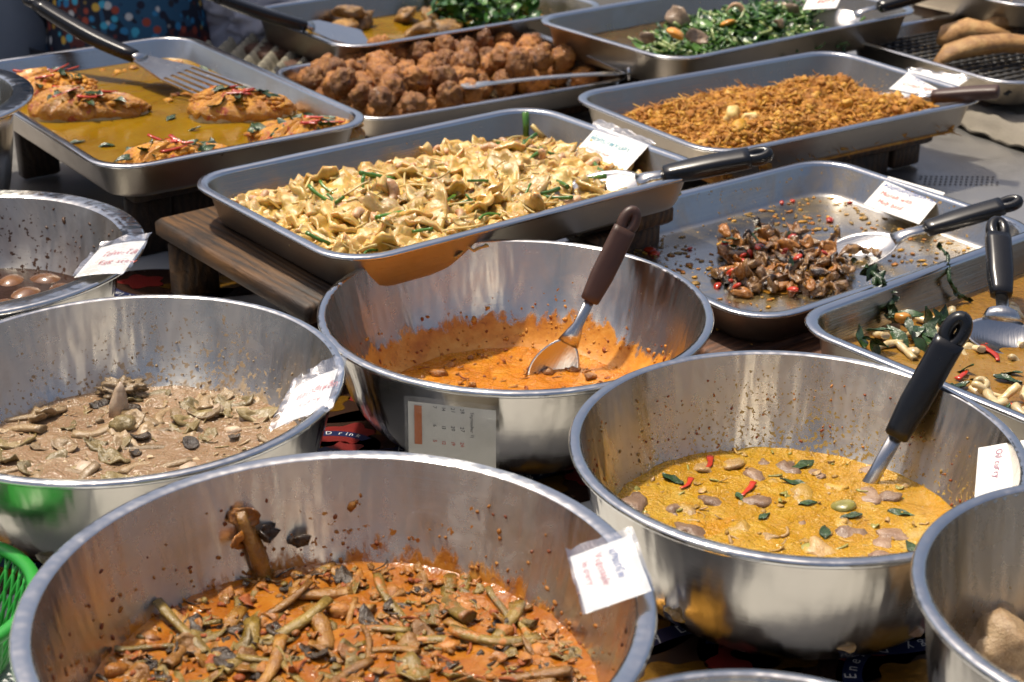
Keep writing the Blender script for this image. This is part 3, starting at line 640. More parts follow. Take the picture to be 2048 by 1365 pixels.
p = onz(242, 832, zB); wd = ob('fish_wedge', mesh('fish_wedge', *tube([(-.001, 0, -.004), (0, .001, .012), (.002, .003, .027), (.003, .004, .034)], [.011, .010, .0055, .0012], 5, .5, (0, 1, 0)), FISHG), None, p, (0, 0, .3))
tag(wd, 'pointed fish wedge sticking up out of the beige curry', 'fish')
p = onz(248, 858, zB); tag(ob('eggplant_chunk', mesh('eggplant_chunk', *blob(5, .012, .010, .009, .45, 1.6, 3, .15), BEIGEG), None, p+Vector((0, 0, .004))), 'green eggplant chunk at the foot of the fish wedge', 'eggplant')
p = onz(245, 790, zB); tag(ob('vegetable_clump', mesh('vegetable_clump', *blob(8, .022, .012, .010, .8, 2.4, 4, .45, 7), BEIGEV), None, p+Vector((0, 0, .006))), 'brown vegetable clump rising at the back of the beige curry', 'vegetable')

# --- yellow curry bowl
mCh = variants(lambda i: mesh('chicken_piece', *blob(i+25, .014, .010, .006, .5, 1.4, 3, .12), CHICK if i % 3 else PORK), 7)
scatter_bowl(bC, zC, 70, .94, 'chicken_piece', mCh, '{c} chicken piece half sunk in the yellow curry', 'meat', 'chicken pieces in the yellow curry', 31, (.75, 1.5), (-.0075, -.003), .35, .016, keep=lambda u, v: u > 1380 or v > 1010)
mBa = variants(lambda i: mesh('basil_leaf', *leaf(i+1, .026, .010, .12, keel=.08), BASIL), 5)
scatter_bowl(bC, zC, 16, .92, 'basil_leaf', mBa, 'dark basil leaf floating on the yellow curry', 'leaf', 'basil leaves on the yellow curry', 32, (.6, 1.2), (.0012, .0022), .06, .03)
mCl = variants(lambda i: mesh('chili_slice', *stem(i+50, .024, .0032, .35, 8, 7, .0014, .35), CHILI), 4)
scatter_bowl(bC, zC, 9, .92, 'chili_slice', mCl, 'red chili slice floating on the yellow curry', 'chili', 'chili slices on the yellow curry', 33, (.6, 1.15), (.0004, .0014), .06, .04)
mEg = variants(lambda i: mesh('eggplant_slice', *blob(i+66, .011, .011, .005, .15, 1, 3, .03), EGGPL), 3)
scatter_bowl(bC, zC, 9, .9, 'eggplant_slice', mEg, 'pale green eggplant half in the yellow curry', 'eggplant', 'eggplants in the yellow curry', 34, (.7, 1.1), (-.003, .0), .4, .04, keep=lambda u, v: u > 1600)
# --- orange curry bowl: a few lumps
scatter_bowl(bM, zM, 26, .9, 'curry_lump', mOl, 'small orange lump in the calendar-card bowl of curry', 'meat', 'lumps in the orange curry', 41, (.5, 1.1), (-.001, .003), .5, .015)
# --- eggs
EGG = food('stewed_egg', [(.3, (.11, .045, .018)), (.7, (.22, .105, .045))], 30, .16, .05, 60, sss=.1, coat=.5)
ep = [(.0205*math.sin(t)*(1+.0*t), -.0265*math.cos(t)*(1+.10*math.cos(t))) for t in np.linspace(.02, math.pi-.02, 22)]
mEgg = mesh('stewed_egg', *lathe(ep, 32), EGG)
for k, (px, py) in enumerate([(22, 562), (92, 558), (52, 586), (125, 578), (8, 610), (70, 608), (-40, 600), (-30, 570), (-60, 630), (-90, 590)]):
    p = onz(px, py, zE); put('stewed_egg', mEgg, p+Vector((0, 0, -.0150)), (R(90+8*math.sin(k*3)), R(15*math.sin(k)), k*1.3), 1, 'brown stewed egg floating in the dark broth', 'egg', 'stewed eggs in the broth')
# --- meat chunk in the deep bowl
zR = level_for(bR, 1330)
MEAT = food('pale_meat', [(.3, (.28, .17, .08)), (.6, (.46, .32, .18)), (.8, (.54, .40, .24))], 40, .32, .8, 130, sss=.08, coat=.2)
p = onz(2010, 1325, .062)
tag(ob('meat_chunk', mesh('meat_chunk', *blob(3, .038, .034, .040, .5, 1.5, 4, .16, 5), MEAT), None, p), 'pale fibrous chunk of meat in the deep steel bowl', 'meat')
tag(ob('meat_chunk', mesh('meat_chunk', *blob(6, .036, .03, .034, .5, 1.5, 4, .16, 5), MEAT), None, p+Vector((.05, -.02, -.012))), 'second pale meat chunk against the deep steel bowl wall', 'meat')

# --- fried balls
BALL = food('fried_crust', [(.26, (.10, .026, .004)), (.42, (.26, .085, .010)), (.58, (.42, .165, .022)), (.76, (.60, .31, .07))], 48, .5, 1., 170, vary=.35, speck=(60, .64, (.10, .026, .006)), bd=.004, coat=.35)
mBall = variants(lambda i: mesh('fried_ball', *blob(i+11, .022*(1+.16*math.sin(i*2)), .0195, .019, .26, 1.6, 4, .22, 7), BALL), 7)
q = random.Random(5); placed = []
def drop(u, v, r, t, placed, k=.82):
    z = r*.92
    for a, b_, c, rr in placed:
        d2 = (u-a)**2+(v-b_)**2; D = (r+rr)*k
        if d2 < D*D: z = max(z, c+math.sqrt(D*D-d2))
    return z
n = 0
while n < 118:
    best = None
    for _ in range(14):
        px, py = q.uniform(560, 1200), q.uniform(85, 262); p = onz(px, py, tG['zb']+.02); u, v = tG['loc'](p)
        if abs(u) > tG['hx']-.014 or abs(v) > tG['hy']-.014: continue
        if px > 940 and py > 178-.08*(px-940) and q.random() < 1: continue       # the bare front right corner
        r = q.uniform(.0185, .0225); z = drop(u, v, r, tG, placed); lim = .062 if px < 960 else .054
        if z < lim and (best is None or z < best[2]): best = (u, v, z, r)
    n += 1
    if best is None: continue
    placed.append(best)
    put('fried_ball', q.choice(mBall), tG['W'](*best[:3]), (q.uniform(0, 6), q.uniform(0, 6), q.uniform(0, 6)), best[3]/.02, 'brown crusty fried ball in the heap on the steel tray', 'fried ball', 'fried balls on the tray')

# --- fish in sauce (tray A)
LQ_A = liquid_mat('fish_sauce', [(.3, (.19, .095, .004)), (.5, (.26, .145, .006)), (.7, (.30, .18, .012))], 9, .10, bump=.10, bscale=24, speck=(150, .74, (.3, .08, .01)))
levA = .019
tray_liquid(tA, 'fish_sauce', 'clear orange-yellow sauce around the fish pieces', 'sauce', levA, LQ_A, amp=.0006, fr=14)
FLESH = food('fish_flesh', [(.3, (.40, .24, .07)), (.5, (.56, .40, .16)), (.7, (.66, .52, .28))], 25, .3, .3, 90, sss=.15, coat=.3)
TOPP = food('curry_paste_topping', [(.3, (.36, .11, .004)), (.5, (.60, .24, .006)), (.7, (.70, .36, .02))], 45, .28, .9, 150, coat=.4, bd=.004, speck=(60, .60, (.45, .07, .01)))
def fish_piece(label, px, py, ln, wd, ht, rot, seed, lift=0.):
    ln *= 1.14; wd *= 1.2; p = at(tA, px, py, levA); t = thing('fish_piece', label, 'fish', (p.x, p.y, tA['zb']+.002+lift), rot, 'fish pieces in the sauce')
    q = random.Random(seed); loops = []; N = 72
    outl = []
    for j in range(N):
        a = 2*math.pi*j/N; k = 1+.13*noise.noise(Vector((math.cos(a)*1.5, math.sin(a)*1.5, seed)))
        ca, sa = math.cos(a), math.sin(a)
        outl.append((ln/2*k*math.copysign(abs(ca)**.75, ca)*(1), wd/2*k*math.copysign(abs(sa)**.8, sa)*(1-.35*ca)))
    for s, z in ((1.0, 0), (1.03, ht*.3), (1.0, ht*.55), (.94, ht*.72), (.8, ht*.84), (.55, ht*.93), (.2, ht*.97)):
        loops.append([(x*s, y*s, z*(1-.25*x/ln)+.0015*noise.noise(Vector((x*60, y*60, seed)))) for x, y in outl])
    ob('flesh', mesh('flesh', *loft(loops, True, True), FLESH), t)
    b = Bag(); loops = []
    for s, z in ((.99, .52), (1.03, .66), (1.0, .80), (.93, .92), (.85, 1.02), (.74, 1.1), (.6, 1.16), (.45, 1.2), (.3, 1.23), (.12, 1.25)):
        loops.append([(x*s*(1+.06*noise.noise(Vector((x*80, y*80, seed)))), y*s, z*ht*(1-.25*x/ln)+.009*noise.noise(Vector((x*90, y*90, seed+z*2)))+.005*noise.noise(Vector((x*220, y*220, seed)))) for x, y in outl])
    # topping hangs over the edge in tongues
    loops[0] = [(x, y, z-.02*max(0, noise.noise(Vector((x*45, y*45, seed+9))))) for x, y, z in loops[0]]
    b.add(*loft(loops, False, True))
    for i in range(190):
        a = q.uniform(0, 6.28); r = math.sqrt(q.random())*.98; x, y = ln/2*r*math.cos(a), wd/2*r*math.sin(a)*.9; s = q.uniform(.0018, .0055)
        b.add(*blob(i+seed, s*1.5, s, s*.8, .6, 1.6, 1), 0, tr(x, y, ht*(1.28-.38*r*r)*(1-.25*x/ln)+.001))
    ob('topping', b.mesh('topping', TOPP), t)
    for i in range(5):
        a = q.uniform(0, 6.28); r = q.uniform(.1, .6); x, y = ln/2*r*math.cos(a), wd/2*r*math.sin(a)
        ob('chili_strip', mesh('chili_strip', *stem(i+seed*5, q.uniform(.022, .045), .0036, .35, 7, 7, .0016, .55), CHILI), t, (x, y, ht*(1.33-.3*r*r)*(1-.25*x/ln)+.003), (q.uniform(-.3, .3), q.uniform(-.3, .3), q.uniform(-.7, .7)-rot*.6))
    for i in range(13):
        a = q.uniform(0, 6.28); r = q.uniform(.3, .95); x, y = ln/2*r*math.cos(a), wd/2*r*math.sin(a)
        ob('herb_leaf', mesh('herb_leaf', *leaf(i+seed*3, q.uniform(.02, .036), .011, .5), BASIL), t, (x, y, ht*(1.3-.38*r*r)*(1-.25*x/ln)+.003), (q.uniform(-.5, .5), q.uniform(-.4, .4), q.uniform(0, 6)))
fish_piece('fish piece at the back of the tray topped with chili and herbs', 110, 190, .105, .07, .036, .1, 1)
fish_piece('fish piece in front of another, its cut white side above the sauce', 178, 228, .135, .06, .036, .05, 2)
fish_piece('fish piece topped with a long red chili beside the tray wall', 485, 228, .125, .065, .036, .1, 3)
fish_piece('fish piece half sunk at the front rim of the sauce tray', 352, 338, .12, .05, .036, .5, 4)
fish_piece('herb-covered fish piece in the front corner of the sauce tray', 612, 282, .14, .055, .033, .55, 5)
mBs = variants(lambda i: mesh('herb_bit', *leaf(i+30, .022, .009, .4), BASIL), 4); q = random.Random(9)
for (px, py, s) in [(342, 236, 1.), (155, 284, .9), (215, 290, 1.2), (338, 292, .9), (390, 258, .8), (300, 330, .7), (500, 262, .8), (255, 205, .6), (420, 125, 1.4), (410, 140, 1.2)]:
    put('herb_leaf', q.choice(mBs), at(tA, px, py, levA+.002), (q.uniform(-.3, .3), q.uniform(-.3, .3), q.uniform(0, 6)), s, 'dark herb leaf floating in the orange-yellow fish sauce', 'leaf', 'herb leaves in the fish sauce')
mPt = variants(lambda i: mesh('paste_lump', *blob(i+81, .007, .005, .003, .6, 1.6, 2, .2), TOPP), 4)
for i in range(60):
    px, py = q.choice([(q.gauss(420, 40), q.gauss(170, 25)), (q.gauss(230, 30), q.gauss(140, 8)), (q.gauss(380, 60), q.gauss(190, 8)), (q.gauss(610, 40), q.gauss(262, 10)), (q.gauss(350, 20), q.gauss(118, 5))])
    p = at(tA, px, py, levA); u, v = tA['loc'](p)
    if abs(u) < tA['hx']-.01 and abs(v) < tA['hy']-.01: put('paste_lump', q.choice(mPt), p, (0, 0, q.uniform(0, 6)), q.uniform(.5, 1.3), 'orange crumb of curry paste floating in the fish sauce', 'curry paste', 'paste crumbs in the fish sauce')

# --- braised fish maw (tray D)
LQ_D = liquid_mat('maw_gravy', [(.3, (.20, .11, .025)), (.7, (.34, .21, .06))], 14, .1, bump=.25)
levD = .016
tray_liquid(tD, 'maw_gravy', 'brown gravy under the fish maw pieces', 'sauce', levD, LQ_D, amp=.0012)
MAW = food('fish_maw', [(.28, (.40, .22, .03)), (.48, (.55, .35, .075)), (.66, (.64, .46, .14)), (.8, (.72, .57, .25))], 24, .22, .4, 140, sss=.7, coat=.8, vary=.2)
MAW2 = food('fish_maw_grey', [(.28, (.36, .21, .05)), (.48, (.50, .33, .10)), (.66, (.60, .45, .18)), (.8, (.70, .56, .28))], 24, .22, .4, 140, sss=.7, coat=.8, vary=.2)
GING = food('ginger_shred', [(.3, (.55, .40, .13)), (.7, (.66, .52, .22))], 30, .35, .1, 80, sss=.1)
SCAL = food('spring_onion', [(.3, (.03, .10, .012)), (.6, (.07, .19, .02)), (.8, (.22, .34, .06))], 30, .25, .1, 80, coat=.4)
SHRP = food('shrimp_bit', [(.3, (.56, .20, .06)), (.5, (.62, .36, .18)), (.7, (.66, .50, .34))], 60, .28, .5, 110, sss=.1, coat=.3)
mMaw = variants(lambda i: mesh('fish_maw_piece', *flake(i+101, .018+.007*(i % 4), .014+.005*(i % 3), .0046, .4, 8, 26, .26), MAW if i % 3 else MAW2), 12)
def mawtop(u, v): return .013+.017*max(0, 1-((u+.02)/.27)**2)*max(0, 1-((v+.01)/.19)**2)
q = random.Random(21); cnt = 0; pts = []
for _ in range(4000):
    if cnt >= 260: break
    u, v = q.uniform(-tD['hx']+.01, tD['hx']-.015), q.uniform(-tD['hy']+.012, tD['hy']-.012)
    px, py = proj(tD['W'](u, v, .02))
    lim = 388-.155*(px-480) if px < 860 else (288+.02*(px-860) if px < 1150 else 300+.3*(px-1150))
    if py < lim or (px > 1250 and py < 360): continue
    if any((u-a)**2+(v-b_)**2 < .0118**2 for a, b_ in pts): continue
    pts.append((u, v)); cnt += 1; k = .6 if abs(u) > tD['hx']-.03 or abs(v) > tD['hy']-.03 else 1.
    put('fish_maw_piece', q.choice(mMaw), tD['W'](u, v, mawtop(u, v)*q.uniform(.75, 1.15)+.002), (q.gauss(0, .25), q.gauss(0, .25), q.uniform(0, 6.28)), q.uniform(.6, 1.25)*k, 'puffy {c} piece of braised fish maw', 'fish maw', 'fish maw pieces on the tray')
def on_maw(n, name, ms, label, cat, group, sc, seed, dz=.012, tilt=.35):
    q = random.Random(seed); c = 0
    while c < n:
        u, v = q.uniform(-.22, .20), q.uniform(-.135, .12); px, py = proj(tD['W'](u, v, .03))
        if py < 392-.155*(px-480)-35*(px > 860): continue
        c += 1; put(name, q.choice(ms), tD['W'](u, v, mawtop(u, v)+dz+q.uniform(-.003, .004)), (q.gauss(0, tilt), q.gauss(0, tilt), q.uniform(0, 6.28)), q.uniform(*sc), label, cat, group)
on_maw(80, 'ginger_shred', variants(lambda i: mesh('ginger_shred', *stem(i+7, .038, .0012, .6, 5, 8), GING), 6), 'thin pale ginger shred on the fish maw', 'ginger', 'ginger shreds on the fish maw', (.6, 1.3), 3)
on_maw(34, 'spring_onion', variants(lambda i: mesh('spring_onion', *stem(i+17, .03+.008*(i % 3), .0024, .4, 8, 7, hollow=True), SCAL), 6), 'green cut spring onion on the fish maw', 'spring onion', 'spring onions on the fish maw', (.6, 1.2), 4)
on_maw(26, 'shrimp_bit', variants(lambda i: mesh('shrimp_bit', *tube([(.010*math.cos(t)*(1+.1*i), .010*math.sin(t), .002*math.sin(3*t)) for t in np.linspace(0, 3.6, 11)], [.003+.0025*math.sin(.5+k*.24) for k in range(11)], 8), SHRP), 4), 'small curled orange-white shrimp piece on the fish maw', 'shrimp', 'shrimp pieces on the fish maw', (.7, 1.2), 5, .008)
p = onz(1052, 262, tD['zb']+.024); tag(ob('spring_onion', mesh('spring_onion', *tube([(0, 0, -.012), (0, .004, .006), (-.001, .006, .024)], .0042, 9), SCAL), None, p), 'spring onion stump standing upright at the back of the fish maw tray', 'spring onion')
p = onz(1075, 268, tD['zb']+.02); tag(ob('spring_onion', mesh('spring_onion', *tube([(-.008, 0, .012), (-.002, -.002, .005), (.008, -.008, -.002)], .003, 8), GING), None, p), 'pale bent onion shoot beside the upright stump', 'spring onion')

# --- shredded egg (tray F)
EGS = food('fried_egg_shred', [(.25, (.22, .065, .004)), (.45, (.46, .17, .010)), (.6, (.58, .26, .018)), (.78, (.66, .38, .05))], 40, .5, .7, 160, bd=.004, vary=0)
EGS2 = food('fried_egg_strand', [(.3, (.34, .125, .012)), (.6, (.54, .24, .024)), (.8, (.62, .33, .05))], 60, .45, .2, 160, vary=0)
EGS3 = food('fried_egg_yellow', [(.3, (.48, .21, .012)), (.7, (.62, .34, .03))], 60, .42, .5, 160, vary=0)
def moundF(u, v):
    px, py = proj(tF['W'](u, v, .02)); q_ = noise.noise(Vector((u*14, v*14, 2)))
    e = 1-max(abs((u+.015)/.225)**3, abs((v+.015)/.132)**3.2)
    if u > .05 and v > .03: e -= (u-.05)*2.6+(v-.03)*5
    if v > .07: e -= (v-.07)*9
    return max(0, e)**.5*.044*(1+.5*q_)+(.004*noise.noise(Vector((u*60, v*60, 0))) if e > 0 else 0)
b = Bag(); V = []; F = []; nu, nv = 90, 60
for j in range(nv+1):
    for i in range(nu+1):
        u = -.25+.5*i/nu; v = -.155+.31*j/nv; V.append((u, v, moundF(u, v)-.0015+.003*noise.noise(Vector((u*150, v*150, 4)))*(moundF(u, v) > .002)))
for j in range(nv):
    for i in range(nu):
        a = j*(nu+1)+i; f = (a, a+1, a+nu+2, a+nu+1)
        if max(V[k][2] for k in f) > .0005: F.append(f)
b.add(V, F, 0)
q = random.Random(31); c = 0
while c < 6200:
    u, v = q.uniform(-.24, .24), q.uniform(-.15, .15); h = moundF(u, v)
    if h < .004 and q.random() > .05: continue
    if h <= 0 and (abs(u) > .2 or abs(v) > .12): continue
    c += 1; mm = tr(u, v, max(h, .001)+q.uniform(-.002, .004)) @ rotm((q.gauss(0, .3), q.gauss(0, .3), q.uniform(0, 6.28)))
    k = q.random()
    if k < .36:
        ln = q.uniform(.014, .04); cu = q.uniform(-2.2, 2.2); rr = q.uniform(.0006, .0013)
        P = [(ln*(t-.5), cu*ln*(t-.5)**2, .3*ln*math.sin(3*t+c)*.4) for t in (0, .25, .5, .75, 1)]
        b.add(*tube(P, [rr*.7, rr, rr*1.2, rr, rr*.5], 5, .6), 1 if q.random() < .8 else 2, mm)
    else:
        s = q.uniform(.0015, .0046)*(2. if q.random() < .06 else 1); b.add(*blob(c*.31, s*q.uniform(.8, 1.7), s, s*.8, .8, 1.9, 2, .25), 0 if q.random() < .72 else 2, mm)
o = ob('shredded_egg', b.mesh('shredded_egg', [EGS, EGS2, EGS3]), None, (tF['x'], tF['y'], tF['zb']+.0012), (0, 0, tF['ang'])); tag(o, 'heap of golden brown fried shredded egg on the steel tray', 'shredded egg', None, 'stuff')
EGW = food('egg_white_chunk', [(.3, (.62, .36, .06)), (.5, (.68, .5, .18)), (.7, (.78, .68, .42))], 26, .4, .4, 100, sss=.1)
for px, py, s, l in [(1462, 276, 1.15, 'pale egg chunk at the front edge of the shredded egg'), (1502, 283, .95, 'smaller pale egg chunk right of the paler one by the rim'), (1265, 206, .8, 'yellow egg lump at the left end of the shredded egg'), (1690, 252, .7, 'yellow egg lump near the front rim of the shredded egg'), (1792, 226, .8, 'pale egg ring at the right end of the shredded egg'), (1390, 182, .7, 'bright yellow egg lump at the top of the heap')]:
    p = at(tF, px, py, .014); u, v = tF['loc'](p)
    tag(ob('egg_chunk', mesh('egg_chunk', *blob(px*.01, .015*s, .010*s, .013*s, .45, 1.4, 3, .1), EGW if px in (1462, 1502) else EGS3), None, tF['W'](u, v, max(moundF(u, v), .004)+.006), (.3, .2, px)), l, 'egg')

# --- mussels (tray E)
MUS = food('mussel_meat', [(.3, (.07, .03, .010)), (.5, (.18, .085, .022)), (.7, (.32, .17, .04))], 55, .24, .5, 140, coat=.7, speck=(40, .55, (.03, .018, .012)))
MUS2 = food('mussel_orange', [(.3, (.18, .06, .010)), (.6, (.38, .15, .022))], 55, .24, .5, 140, coat=.5, speck=(48, .62, (.05, .025, .012)))
def mussel(i):
    V, F = blob(i+200, .0128, .0064, .0054, .28, 1.8, 3, .14, 6); out = []
    for x, y, z in V:
        k = 1-.38*(x/.0128); y *= k; z *= (1-.2*(x/.0128)); g = math.exp(-(y/.0016)**2)*.003
        z += (-g if z > 0 else 0) + .0012*math.sin(x*700+i)*(abs(y) > .006); out.append((x, y+.06*x*x/.017, z))
    return out, F
mMus = variants(lambda i: mesh('mussel', *(mussel(i) if i % 2 else flake(i+220, .0145, .0075, .0024, 1.1, 5, 18, .45)), MUS if i % 3 else MUS2), 10)
q = random.Random(41); pl = []; cen = at(tE, 1560, 520, .015)
for i in range(120):
    best = None
    for _ in range(10):
        px, py = 1560+q.gauss(0, 55), 518+q.gauss(0, 30)
        if not (1425 < px < 1705 and 448 < py < 585) or (px > 1600 and py < 475): continue
        p = at(tE, px, py+12, .004); u, v = tE['loc'](p); z = drop(u, v, .0082, tE, pl, .72)
        if z < .036 and (best is None or z < best[2]): best = (u, v, z, .0082)
    if best is None: continue
    pl.append(best); put('mussel', q.choice(mMus), tE['W'](*best[:3]), (q.gauss(0, .5), q.gauss(0, .5), q.uniform(0, 6.28)), q.uniform(.8, 1.15), 'cooked {c} mussel in the small heap on the oily tray', 'mussel', 'mussels on the tray')
def on_heap(t, pl, n, ms, name, label, cat, group, seed, sc, r=.006):
    q = random.Random(seed)
    for i in range(n):
        a = q.choice(pl); u, v = a[0]+q.gauss(0, .008), a[1]+q.gauss(0, .008); z = drop(u, v, r*.5, t, pl, .8)
        put(name, q.choice(ms), t['W'](u, v, min(z, .045)), (q.gauss(0, .5), q.gauss(0, .5), q.uniform(0, 6)), q.uniform(*sc), label, cat, group)
mCb = variants(lambda i: mesh('chili_bit', *blob(i+301, .007, .005, .0028, .35, 1.3, 2), CHILI), 4)
on_heap(tE, pl, 15, mCb, 'chili_bit', 'red chili bit on the mussel heap', 'chili', 'chili bits on the mussels', 42, (.6, 1.3))
on_heap(tE, pl, 10, mBs, 'basil_leaf', 'dark basil leaf on the mussel heap', 'leaf', 'basil on the mussels', 43, (.5, .9))
for px, py, s in [(1300, 500, 1.2), (1310, 507, 1), (1380, 497, .6), (1660, 440, 1.1), (1563, 405, .8), (1585, 402, .7), (1700, 405, .6), (1695, 375, .8)]:
    put('chili_bit', mCb[px % 4], at(tE, px, py, .003), (0, 0, px), s, 'stray red chili bit on the bare floor of the mussel tray', 'chili', 'stray chili bits on the mussel tray')
LQ_E2 = liquid_mat('mussel_sauce', [(.3, (.20, .09, .01)), (.7, (.38, .2, .03))], 20, .08, bump=.3)
pc = at(tE, 1560, 545, .0); uc, vc = tE['loc'](pc)
def puddle(s): return [(uc+s*.085*math.cos(t)*(1+.3*noise.noise(Vector((math.cos(t)*1.5, math.sin(t)*1.5, 3)))+.1*noise.noise(Vector((math.cos(t)*6, math.sin(t)*6, 5)))), vc+s*.062*math.sin(t)*(1+.3*noise.noise(Vector((math.cos(t)*1.5, math.sin(t)*1.5, 3)))+.1*noise.noise(Vector((math.cos(t)*6, math.sin(t)*6, 5))))) for t in [2*math.pi*k/90 for k in range(90)]]
liquid('mussel_sauce', 'brown sauce puddle spreading from under the mussels', 'sauce', puddle, LQ_E2, .0005, 40, (tE['x'], tE['y'], tE['zb']+.0026), tE['ang'], lambda x, y: -.0012*((x-uc)**2/.085**2+(y-vc)**2/.062**2))
b = Bag(); q = random.Random(44); c = 0
while c < 520:
    u, v = q.uniform(-tE['hx'], tE['hx']), q.uniform(-tE['hy'], tE['hy'])
    if noise.noise(Vector((u*13, v*13, 7)))+.25*(v > .05) < q.uniform(-.3, .5): continue
    c += 1; s = q.uniform(.0008, .0034)*(1.8 if q.random() < .08 else 1)
    b.add(*blob(c*.7, s*q.uniform(1, 1.9), s, min(s*.22, .0007), .7, 1.8, 1), q.choice((0, 1, 1, 2)), tr(u, v, .0015) @ rotm((0, 0, q.uniform(0, 6))))
o = ob('sauce_drops', b.mesh('sauce_drops', [RES1, RES3, EGS3]), None, (tE['x'], tE['y'], tE['zb']+.0005), (0, 0, tE['ang'])); tag(o, 'orange oily drops and crumbs over the mussel tray floor', 'sauce drops', None, 'stuff')

# --- squid (tray K)
LQ_K = liquid_mat('squid_sauce', [(.3, (.17, .085, .012)), (.5, (.28, .145, .02)), (.7, (.33, .20, .05))], 12, .09, bump=.5, bscale=26, speck=(140, .72, (.06, .05, .01)))
levK = .026
tray_liquid(tK, 'squid_sauce', 'glossy brown sauce around the squid and basil', 'sauce', levK, LQ_K, amp=.0016, fr=26)
SQ = food('squid_white', [(.3, (.46, .32, .12)), (.5, (.60, .47, .25)), (.7, (.70, .60, .40))], 34, .24, .2, 90, sss=.2, coat=.4)
mSq = variants(lambda i: mesh('squid_piece', *(stem(i+71, .026+.006*(i % 3), .0050, .5, 10, 8, .0046, .8, hollow=True) if i % 3 else tube([(.010*math.cos(t), .008*math.sin(t), .002*math.sin(2*t)) for t in np.linspace(0, 4.2, 12)], [.0042]*12, 8)), SQ), 6)
mSl = variants(lambda i: mesh('squid_lump', *blob(i+411, .013, .010, .008, .4, 1.3, 3, .06), SQ), 3)
q = random.Random(51)
SQL = ['squid_piece', 'squid piece', 'white squid tube or ring in the brown basil sauce', 'squid', 'squid pieces in the sauce']
for i in range(64):
    if i < 26: px, py = q.uniform(1680, 1960), q.uniform(630, 720); z = levK+.000+q.uniform(0, .008)
    elif i < 44: px, py = q.uniform(1960, 2120), q.uniform(770, 850); z = levK+.006+q.uniform(0, .01)
    else: px, py = q.uniform(1700, 2140), q.uniform(600, 860); z = levK-.001
    p = at(tK, px, py, z); u, v = tK['loc'](p)
    if abs(u) > tK['hx']-.012 or abs(v) > tK['hy']-.012: continue
    put('squid_piece', q.choice(mSq if q.random() < .75 else mSl), p, (q.gauss(0, .3), q.gauss(0, .3), q.uniform(0, 6)), q.uniform(.7, 1.1), SQL[2], 'squid', SQL[4])
for i in range(46):
    if i < 30: px, py = q.gauss(1810, 50), q.gauss(645, 26); z = levK+.010+q.uniform(0, .014)
    else: px, py = q.uniform(1750, 2100), q.uniform(700, 830); z = levK+.002
    p = at(tK, px, py, z); u, v = tK['loc'](p)
    if abs(u) > tK['hx']-.012 or abs(v) > tK['hy']-.012: continue
    put('basil_leaf', q.choice(mBs+mBa), p, (q.gauss(0, .6), q.gauss(0, .6), q.uniform(0, 6)), q.uniform(.8, 1.5), 'wilted basil leaf among the squid pieces', 'leaf', 'basil leaves on the squid')
for px, py, s in [(1985, 706, 1.5), (1930, 748, 1.1), (1870, 690, .7), (2030, 812, 1.3), (1960, 690, .8), (1812, 618, .6)]:
    put('chili_slice', mCl[px % 4], at(tK, px, py, levK+.003), (0, 0, px*.3), s, 'red chili slice in the squid sauce', 'chili', 'chili slices in the squid sauce')
tag(ob('carrot_bit', mesh('carrot_bit', *blob(12, .008, .007, .006, .4, 1.3, 2), food('carrot', [(.3, (.55, .20, .02)), (.7, (.66, .30, .04))], 30, .3, .2, 90, coat=.3)), None, at(tK, 1806, 636, levK+.024)), 'orange bit on top of the squid and basil', 'vegetable')
CAR = bpy.data.materials['carrot']
def droop(label, pxs, zs, s=.0042):
    P = [onz(px, py, z) for (px, py), z in zip(pxs, zs)]; c0 = P[0]; b = Bag(); P = [p-c0 for p in P]
    b.add(*tube(P, [s*.35]+[s]*(len(P)-2)+[s*.7], 7)); q = random.Random(len(pxs)*7+int(pxs[0][0]))
    for i in range(14):
        k = q.randrange(1, len(P)); t = q.random(); p = P[k-1].lerp(P[k], t); b.add(*leaf(i, .022, .010, .6), 0, tr(*p) @ rotm((q.uniform(0, 6), q.uniform(0, 6), q.uniform(0, 6))) @ Matrix.Scale(s/.0042, 4))
    tag(ob('hanging_herb', b.mesh('hanging_herb', BASIL), None, c0), label, 'herb')
droop('leafy basil sprig hanging over the back rim into the squid sauce', [(1730, 534), (1762, 560), (1780, 600), (1790, 640)], [.117, .114, .095, .085])
droop('thin herb string hanging over the squid tray rim', [(1878, 492), (1896, 512), (1898, 560), (1915, 590), (1940, 600)], [.117, .114, .10, .08, .074], .0022)

# --- green vegetables (tray H)
LQ_H = liquid_mat('green_gravy', [(.3, (.06, .04, .012)), (.7, (.14, .09, .03))], 14, .1, bump=.2)
tray_liquid(tH, 'vegetable_gravy', 'thin brown gravy under the stir-fried greens', 'sauce', .014, LQ_H)
GRN = [food('greens_%d' % i, [(.3, a), (.7, b_)], 30, .28, .2, 90, coat=.35, vary=0) for i, (a, b_) in enumerate([((.02, .07, .01), (.05, .15, .02)), ((.05, .14, .015), (.12, .25, .04)), ((.01, .035, .008), (.03, .08, .015)), ((.25, .32, .09), (.42, .48, .2))])]
b = Bag(); q = random.Random(61); c = 0
while c < 1500:
    u, v = q.uniform(-.22, .25), q.uniform(-.15, .12); d = ((u-.03)/.23)**2+((v+.03)/.13)**2
    if d > 1: continue
    c += 1; z = .012+.05*(1-d)*q.uniform(.5, 1.); mm = tr(u, v, z) @ rotm((q.gauss(0, .35), q.gauss(0, .35), q.uniform(0, 6.28)))
    if q.random() < .6: b.add(*stem(c, q.uniform(.03, .07), q.uniform(.0014, .003), .6, 5, 5), q.choice((0, 1, 1, 2, 3)), mm)
    else: b.add(*leaf(c, q.uniform(.025, .05), q.uniform(.008, .016), .6, 5), q.choice((0, 0, 2, 1)), mm)
